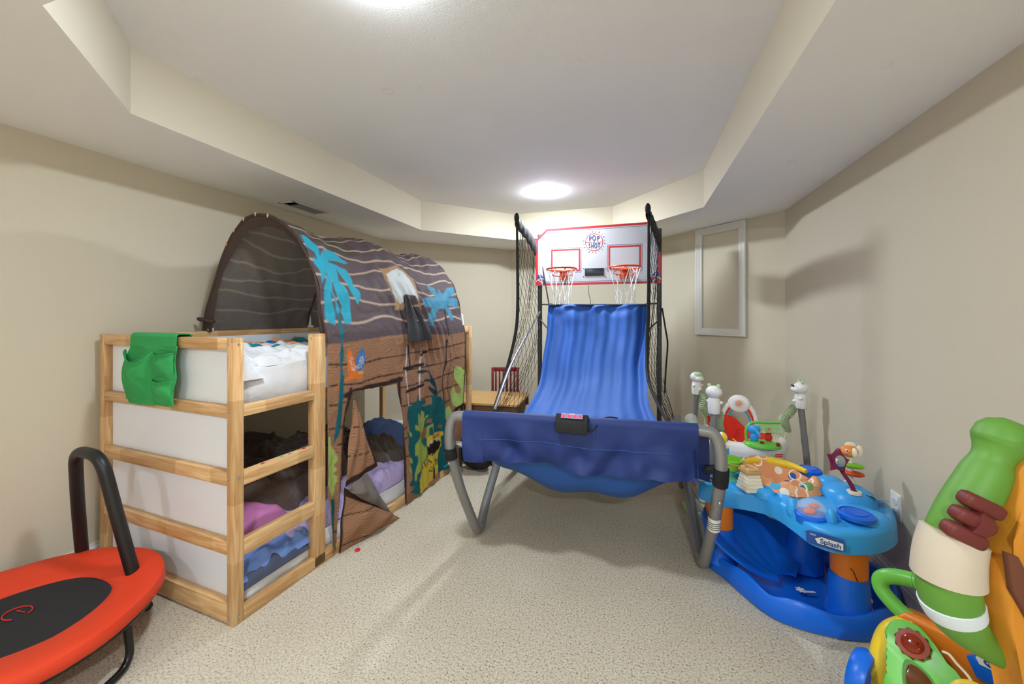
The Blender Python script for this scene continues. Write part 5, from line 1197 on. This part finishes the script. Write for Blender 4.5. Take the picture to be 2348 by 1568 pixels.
# clear fish tank in the front bay
ft_ = Vector((2.255, .765, .430)); tk = sb(MB().lathe([(.058, -.03), (.058, .004), (.05, .01)], 28, xf(ft_)), 'fish_tank', 'blue_plastic')
b = MB(); b.ell(ft_ + Vector((0, 0, .020)), (.054, .05, .045), seg=28, rings=16); sb(b, 'clear_dome', 'clear_plastic', parent=tk)
b = MB(); b.ell(ft_ + Vector((-.01, -.01, .018)), (.026, .018, .013), rot=rotz(.5)); b.ell(ft_ + Vector((.015, .012, .034)), (.020, .014, .010)); sb(b, 'toy_fish', 'rim_orange', parent=tk)
for s in (-1, 1): sb(MB().ell(ft_ + Vector((s * .068 * .85, -s * .068 * .5, .002)), (.022, .026, .045), rot=rotz(-.5)), 'tank_post', 'sky_plastic', parent=tk)
# plum starfish on a curved stalk
sf = Vector((2.475, .93, .482)); stp = spline([sf, sf + Vector((-.012, 0, .035)), sf + Vector((-.035, .01, .075)), sf + Vector((-.050, .02, .105))], 6)
stalk = sb(MB().tube(stp, [.010 - .003 * i / len(stp) for i in range(len(stp))], 10).ell(sf, (.017, .017, .012)), 'starfish_stalk', 'plum_plastic')
Msf = basis(stp[-1] + Vector((-.008, .0, .022)), (.86, .42, -.28), (.15, .30, .94))
b = MB(); b.prism([((.060 if k % 2 == 0 else .030) * math.cos(k * PI / 5 + PI / 2), (.060 if k % 2 == 0 else .030) * math.sin(k * PI / 5 + PI / 2)) for k in range(10)], .016, Msf, bev=.005); sfb = sb(b, 'starfish', 'plum_plastic', smooth=60)
b = MB(); b.ell(Msf @ Vector((0, 0, .016)), (.027, .027, .014), rot=Msf.to_3x3()); sb(b, 'mirror_dome', 'mirror_film', parent=sfb)
sb(MB().lathe([(.028, -.004), (.026, .006), (.015, .008)], 20, xf(sf)), 'yellow_collar', 'cream_plastic', parent=stalk)
# fish stack on a pole
fp_ = Vector((2.515, 1.055, .470)); pole = sb(MB().tube([fp_, fp_ + Vector((0, 0, .14))], .010, 10).lathe([(.026, 0), (.02, .02), (.010, .03)], 16, xf(fp_)), 'fish_pole', 'cream_plastic')
for z, m_, sx in ((.055, 'rim_orange', .012), (.092, 'lime_plastic', .010)): sb(MB().ell(fp_ + Vector((sx, -.004, z)), (.040, .026, .013), rot=rotz(-.3)), 'pebble', m_, parent=pole)
fh = fp_ + Vector((-.010, -.01, .160)); b = MB(); b.ell(fh, (.036, .026, .028)); b.ell(fh + Vector((-.022, -.012, -.004)), (.016, .014, .013)); fsh = sb(b, 'fish', 'fish_orange', parent=pole, smooth=80)
b = MB(); b.ell(fh + Vector((.040, .002, .002)), (.014, .005, .028)); b.ell(fh + Vector((.004, 0, .030)), (.022, .004, .013)); b.ell(fh + Vector((.012, -.02, .0)), (.012, .014, .022)); sb(b, 'fin', 'cream_plastic', parent=pole)
b = MB(); b.ell(fh + Vector((-.018, -.024, .008)), (.007, .004, .008)); sb(b, 'eye', 'eye_white', parent=pole)
b = MB(); b.ell(fh + Vector((-.019, -.028, .008)), (.003, .002, .004)); sb(b, 'pupil', 'dark_ink', parent=pole)
# mirror leaf on the back mound and the front label
b = MB(); b.prism([(.06 * math.cos(t), .035 * math.sin(t)) for t in [2 * PI * i / 30 for i in range(30)]], .002, xf((2.565, .955, .462), .5) @ Matrix.Rotation(R(18), 4, 'Y')); sb(b, 'mirror', 'mirror_film', parent=tray2)
Mlb = basis((2.262, .6605, .378), (.90, -.40, 0), (.0, -.02, 1)); 
b = MB(); b.prism([(-.058, -.026), (.040, -.026), (.062, -.018), (.060, .026), (-.050, .026), (-.060, .02)], .0022, Mlb); b.mi = 1
b.prism([(-.022, -.016), (.056, -.016), (.056, .010), (-.010, .012), (-.03, .0)], .0008, Mlb @ Matrix.Translation((0, 0, .0022))); b.mi = 0
b.text('Splash', .026, Mlb @ Matrix.Translation((.018, -.004, .0034)), .0003, bold=.0006); b.mi = 1; b.text('baby', .010, Mlb @ Matrix.Translation((-.036, .014, .0026)), .0003)
sb(b, 'name_label', ['label_navy', 'label_white'], parent=tray2, smooth=0)
# pale green board lying behind the right game leg
gp = thing('toy_board', 'pale green plastic board with white label lying behind the right game leg', 'toy board', (1.955, 1.60, 0), 0.25)
b = MB(); b.prism([(-.10, -.085), (.09, -.10), (.10, .07), (.02, .095), (-.095, .08)], .028, xf((0, 0, .0)), bev=.006); b.build('board', 'pale_green', gp)
b = MB(); b.prism([(-.05, -.07), (.045, -.078), (.045, -.02), (-.05, -.015)], .001, xf((0, 0, .028))); lb2 = b.build('label', 'label_white', gp)
b = MB(); [b.prism([(-.045, y), (.04, y - .006), (.04, y - .002), (-.045, y + .004)], .0006, xf((0, 0, .029))) for y in (-.022, -.036, -.046, -.056)]; b.build('print_line', 'dark_ink', lb2)
# ================================================================== push walker (own frame: x across, y towards its activity panel side)
wk = thing('push_walker', 'green and orange push walker with yellow legs and blue wheels at the lower right', 'push walker', (2.480, 0.300, 0), -0.72)
def wb(b, name, m, parent=wk, **k): return b.build(name, m, parent, **k)
# local frame: -y faces the camera; wheels at the sides
for s in (-1, 1):
    leg = wb(MB().tube(spline([(s * .125, .03, .255), (s * .165, -.01, .225), (s * .180, -.055, .155), (s * .175, -.085, .08), (s * .17, -.09, .05)], 8), [.045 - .0007 * i for i in range(33)], 16), 'leg', 'yellow_plastic')
    b = MB()
    for k in range(14): b.ell((s * (.178 + .010 * math.sin(k)), -.05 - .03 * (k % 3) / 3, .20 - .009 * k), (.016, .020, .003), rot=Matrix.Rotation(R(20 + 50 * (k % 2)), 3, 'X'), seg=10, rings=6)
    wh = MB(); Mw = Matrix.Translation((s * .215, -.095, .088)) @ Matrix.Rotation(PI / 2, 4, 'Y')
    wh.lathe([(.060, -.026), (.080, -.024), (.087, -.012), (.087, .012), (.080, .024), (.060, .026), (.048, .018), (.048, -.018)], 36, Mw, cap=False)
    w_ = wb(wh, 'wheel', 'blue_plastic')
    wb(MB().lathe([(.002, -.022), (.030, -.021), (.050, -.012), (.050, .012), (.030, .021), (.002, .022)], 24, Mw), 'hub', 'blue_plastic', parent=w_)
    wb(MB().lathe([(.002, -.0245), (.018, -.0235), (.018, .0235), (.002, .0245)], 16, Mw), 'hub_cap', 'pink_cloth', parent=w_)
    wb(MB().tube([(s * .12, -.10, .088), (s * .215, -.095, .088)], .012, 10), 'axle', 'orange_plastic', parent=w_)
    wb(MB().tube(bend([(s * .13, .05, .22), (s * .15, .13, .12), (s * .15, .18, .04)], .05, 6), .024, 12), 'rear_leg', 'yellow_plastic')
    wr = MB(); wr.lathe([(.020, -.016), (.036, -.014), (.040, 0), (.036, .014), (.020, .016)], 24, Matrix.Translation((s * .165, .18, .041)) @ Matrix.Rotation(PI / 2, 4, 'Y')); wb(wr, 'rear_wheel', 'blue_plastic')
# orange body shell
b = MB(); b.prism([(-.145, .30), (.145, .30), (.175, .262), (.115, .10), (.085, .045), (-.085, .045), (-.115, .10), (-.175, .262)], .075, basis((0, .052, 0), (1, 0, 0), (0, .10, 1)) , bev=.012); body = wb(b, 'body', 'orange_plastic', smooth=50)
b = MB(); b.prism([(-.05, .145), (.10, .135), (.12, .185), (.10, .215), (-.03, .225), (-.07, .19)], .012, basis((.06, -.0145, .085), (1, 0, 0), (0, .10, 1)), bev=.004); pnl = wb(b, 'blue_panel', 'blue_plastic')
b = MB(); Mt = basis((.075, -.0070, .286), (1, 0, 0), (0, .10, 1)); b.prism([(-.058, -.014), (.058, -.014), (.066, 0), (.058, .014), (-.058, .014), (-.066, 0)], .003, Mt); b.mi = 1; b.prism([(-.034 + .017 * math.cos(t), .0108 * math.sin(t)) for t in [2 * PI * i / 24 for i in range(24)]], .001, Mt @ Matrix.Translation((0, 0, .003))); b.text('Baby', .016, Mt @ Matrix.Translation((.020, 0, .0034)), .0003); b.mi = 0
b.text('vtech', .011, Mt @ Matrix.Translation((-.034, 0, .0044)), .0003); wb(b, 'name_label', ['label_white', 'label_navy'], parent=pnl, smooth=0)
b = MB(); b.box((.115, -.014, .245), (.028, .016, .03), rot=Matrix.Rotation(R(6), 3, 'X'), bev=.003); wb(b, 'slider', 'blue_plastic', parent=pnl)
# green activity face: moulded leaf-edged plate leaning back
MF = basis((0, -.085, .200), (1, 0, 0), (0, .66, .75))
pl = [(-.170, .055), (-.155, .105), (-.105, .118), (-.060, .085), (-.02, .045), (.03, .030), (.09, .040), (.14, .055), (.175, .02), (.178, -.05), (.15, -.11), (.09, -.145), (0, -.155), (-.08, -.145), (-.135, -.105), (-.150, -.06), (-.142, -.03), (-.160, .0), (-.152, .03)]
pls = [(p.x, p.y) for p in spline([(x, y, 0) for x, y in pl], 3, closed=True)]
face = wb(MB().prism(pls, .036, MF, bev=.005), 'activity_panel', 'green_plastic', smooth=60)
b = MB(); b.prism([(x * 1.035, y * 1.035) for x, y in pls], .012, MF @ Matrix.Translation((0, 0, -.012))); wb(b, 'panel_backing', 'blue_plastic', parent=face)
def mp(x, y, z=.036): return MF @ Vector((x, y, z))
b = MB(); c0 = (-.105, .060)
b.prism([(c0[0] + (.042 if k % 2 else .034) * math.cos(k * PI / 11), c0[1] + (.042 if k % 2 else .034) * math.sin(k * PI / 11)) for k in range(22)], .010, MF @ Matrix.Translation((0, 0, .034)), bev=.003); b.ell(mp(c0[0], c0[1], .044), (.026, .026, .010), rot=MF.to_3x3())
sun = wb(b, 'sun_button', 'amber_red', parent=face, smooth=60)
b = MB(); [b.ell(mp(c0[0] + dx, c0[1] + .006, .054), (.0035, .0035, .003), rot=MF.to_3x3(), seg=10, rings=6) for dx in (-.010, .010)]; b.tube([mp(c0[0] + .013 * math.sin(t), c0[1] - .004 - .008 * math.cos(t), .053) for t in [R(-60 + 12 * i) for i in range(11)]], .0015, 6); wb(b, 'sun_smile', 'toy_maroon', parent=face)
for cx_, cy_, ry in ((-.068, -.030, .3), (.108, -.040, -.3)):
    tri_ = [(cx_ - .045, cy_ + .040), (cx_ + .010, cy_ + .030), (cx_ + .040, cy_ - .035), (cx_ - .030, cy_ - .040)]
    tsm = [(p.x, p.y) for p in spline([(x, y, 0) for x, y in tri_], 6, closed=True)]
    b = MB(); b.prism(tsm, .006, MF @ Matrix.Translation((0, 0, .035)), bev=.002); k_ = wb(b, 'key_bezel', 'toy_green_dark', parent=face)
    b = MB(); b.prism([(cx_ + (x - cx_) * .8, cy_ + (y - cy_) * .8) for x, y in tsm], .011, MF @ Matrix.Translation((0, 0, .036)), bev=.004); wb(b, 'light_key', 'amber_brown', parent=face, smooth=60)
c1 = (.026, -.004)
b = MB(); b.tube([mp(c1[0] + .038 * math.cos(t), c1[1] + .038 * math.sin(t), .046) for t in [2 * PI * i / 36 for i in range(36)]], .011, 12, closed=True); rg = wb(b, 'yellow_ring', 'yellow_plastic', parent=face)
wb(MB().lathe([(.030, 0), (.028, .006), (.002, .008)], 24, MF @ Matrix.Translation((c1[0], c1[1], .040))), 'ring_mirror', 'amber_brown', parent=face)
wb(MB().tube(spline([mp(c1[0] - .008, c1[1] + .042, .046), mp(.006, .052, .045), mp(-.015, .066, .044), mp(-.032, .080, .042), mp(-.046, .080, .036)], 6), .0035, 8), 'cord', 'cream_plastic', parent=face)
b = MB(); b.ell(mp(.085, .034), (.008, .008, .005), rot=MF.to_3x3()); wb(b, 'red_button', 'label_red', parent=face)
b = MB()
for k in range(9): b.ell(mp(-.13 + .032 * k, -.125 + .010 * abs(k - 4) * .5), (.012, .010, .006), rot=MF.to_3x3(), seg=10, rings=6)
wb(b, 'leaf_relief', 'green_plastic', parent=face)
wb(MB().ell(mp(-.145, -.115, .01), (.035, .03, .025)), 'flower_knob', 'orange_plastic', parent=face)
# green push handle arching over the top
hd = spline([(-.118, .035, .275), (-.168, .045, .292), (-.212, .058, .325), (-.212, .068, .362), (-.160, .075, .388), (-.06, .078, .400), (.04, .078, .413), (.110, .076, .410), (.155, .072, .396), (.168, .065, .362), (.150, .055, .325), (.118, .045, .292)], 8)
han = wb(MB().tube(hd, .0235, 18), 'handle', 'green_plastic')
for k in range(7):
    i = 34 + k * 4; d = (hd[i + 1] - hd[i - 1]).normalized(); x_, y_ = frame_of(d)
    wb(MB().tube([hd[i] + (x_ * math.cos(t) + y_ * math.sin(t)) * .0238 for t in [2 * PI * j / 24 for j in range(24)]], .0016, 5, closed=True), 'grip_rib', 'green_plastic', parent=han)

# ================================================================== big plain toy at the right edge: green jointed tube on an orange board
# own frame: x to the right along the board, y through it, z up
K = 1052.0
ty = thing('plastic_toy', 'large plain green and orange plastic toy with brown strap at the right edge', 'toy', (2.3606, 0.0179, 0), 0.3033)
def tp(px, py, y=0.0): return Vector(((px - 2348) / K, y, 1.2618 - (py - 724.3) / K))
def yb(b, name, m, parent=ty, **k): return b.build(name, m, parent, **k)
ax = [(2345, 1018, 52), (2338, 1040, 48), (2322, 1068, 37), (2308, 1098, 44), (2290, 1132, 47), (2255, 1190, 49), (2228, 1250, 51), (2213, 1320, 55), (2216, 1400, 57), (2240, 1458, 50), (2285, 1506, 36), (2345, 1545, 30)]
q_ = spline([(a, b_, c) for a, b_, c in ax], 6)
cap_ = [Vector((2352, 972, 6)), Vector((2350, 978, 28)), Vector((2348, 992, 44))]
q_ = cap_ + q_
yb(MB().tube([tp(p.x, p.y) for p in q_], [max(.004, p.z / K) for p in q_], 30), 'green_tube', 'toy_green', smooth=60)
def cuff(name, m, i0, i1, add, ribs=0, cut=0.0):
    pts = q_[i0:i1 + 1]; n = 26; P = []; Rr = []
    for k in range(n + 1):
        t = k / n * (len(pts) - 1); i = min(int(t), len(pts) - 2); p = pts[i].lerp(pts[i + 1], t - i)
        P.append(tp(p.x, p.y)); Rr.append((p.z + add + (3.5 * math.sin(k / n * ribs * 2 * PI) if ribs else 0) - (add if k in (0, n) else 0)) / K)
    return yb(MB().tube(P, Rr, 30), name, m, smooth=60)
cuff('beige_cuff', 'toy_beige', 3 + 36, 3 + 45, 9, 0)
cuff('white_ring', 'toy_white', 3 + 49, 3 + 52, 3, 0)
# ridged maroon pad standing off the tube
for k in range(3):
    a0 = tp(2168 + 20 * k, 1212 - 34 * k, -.035); a1 = tp(2232 + 20 * k, 1244 - 34 * k, -.050)
    dv = (a1 - a0); rx = dv.to_track_quat('X', 'Z').to_matrix()
    yb(MB().box((a0 + a1) / 2, (dv.length * 1.12, .036, .033), rot=rx, bev=.011), 'ridged_pad', 'toy_maroon', smooth=60)
yb(MB().tube([tp(2215, 1195, -.028), tp(2240, 1208, -.028)], .040, 16), 'pad_base', 'toy_maroon')
edge = [(2352, 1035), (2330, 1095), (2308, 1165), (2302, 1235), (2276, 1290), (2272, 1340), (2282, 1410), (2300, 1495), (2325, 1560), (2340, 1700), (2345, 1898), (2620, 1898), (2620, 1035)]
MP = Matrix(((1, 0, 0), (0, 0, -1), (0, 1, 0))).transposed().to_4x4(); MP = Matrix(((1, 0, 0, 0), (0, 0, 1, 0), (0, 1, 0, 0), (0, 0, 0, 1)))
def pp2(l): return [((a - 2348) / K, max(0.0, 1.2618 - (b_ - 724.3) / K)) for a, b_ in l]
yb(MB().prism(pp2(edge), .060, MP @ Matrix.Translation((0, 0, -.062)), bev=.012), 'orange_board', 'toy_orange', smooth=50)
strap = [(2262, 1252), (2288, 1262), (2352, 1388), (2420, 1500), (2420, 1580), (2345, 1462), (2274, 1338)]
yb(MB().prism(pp2(strap), .014, MP @ Matrix.Translation((0, 0, -.074)), bev=.004), 'brown_strap', 'toy_brown')
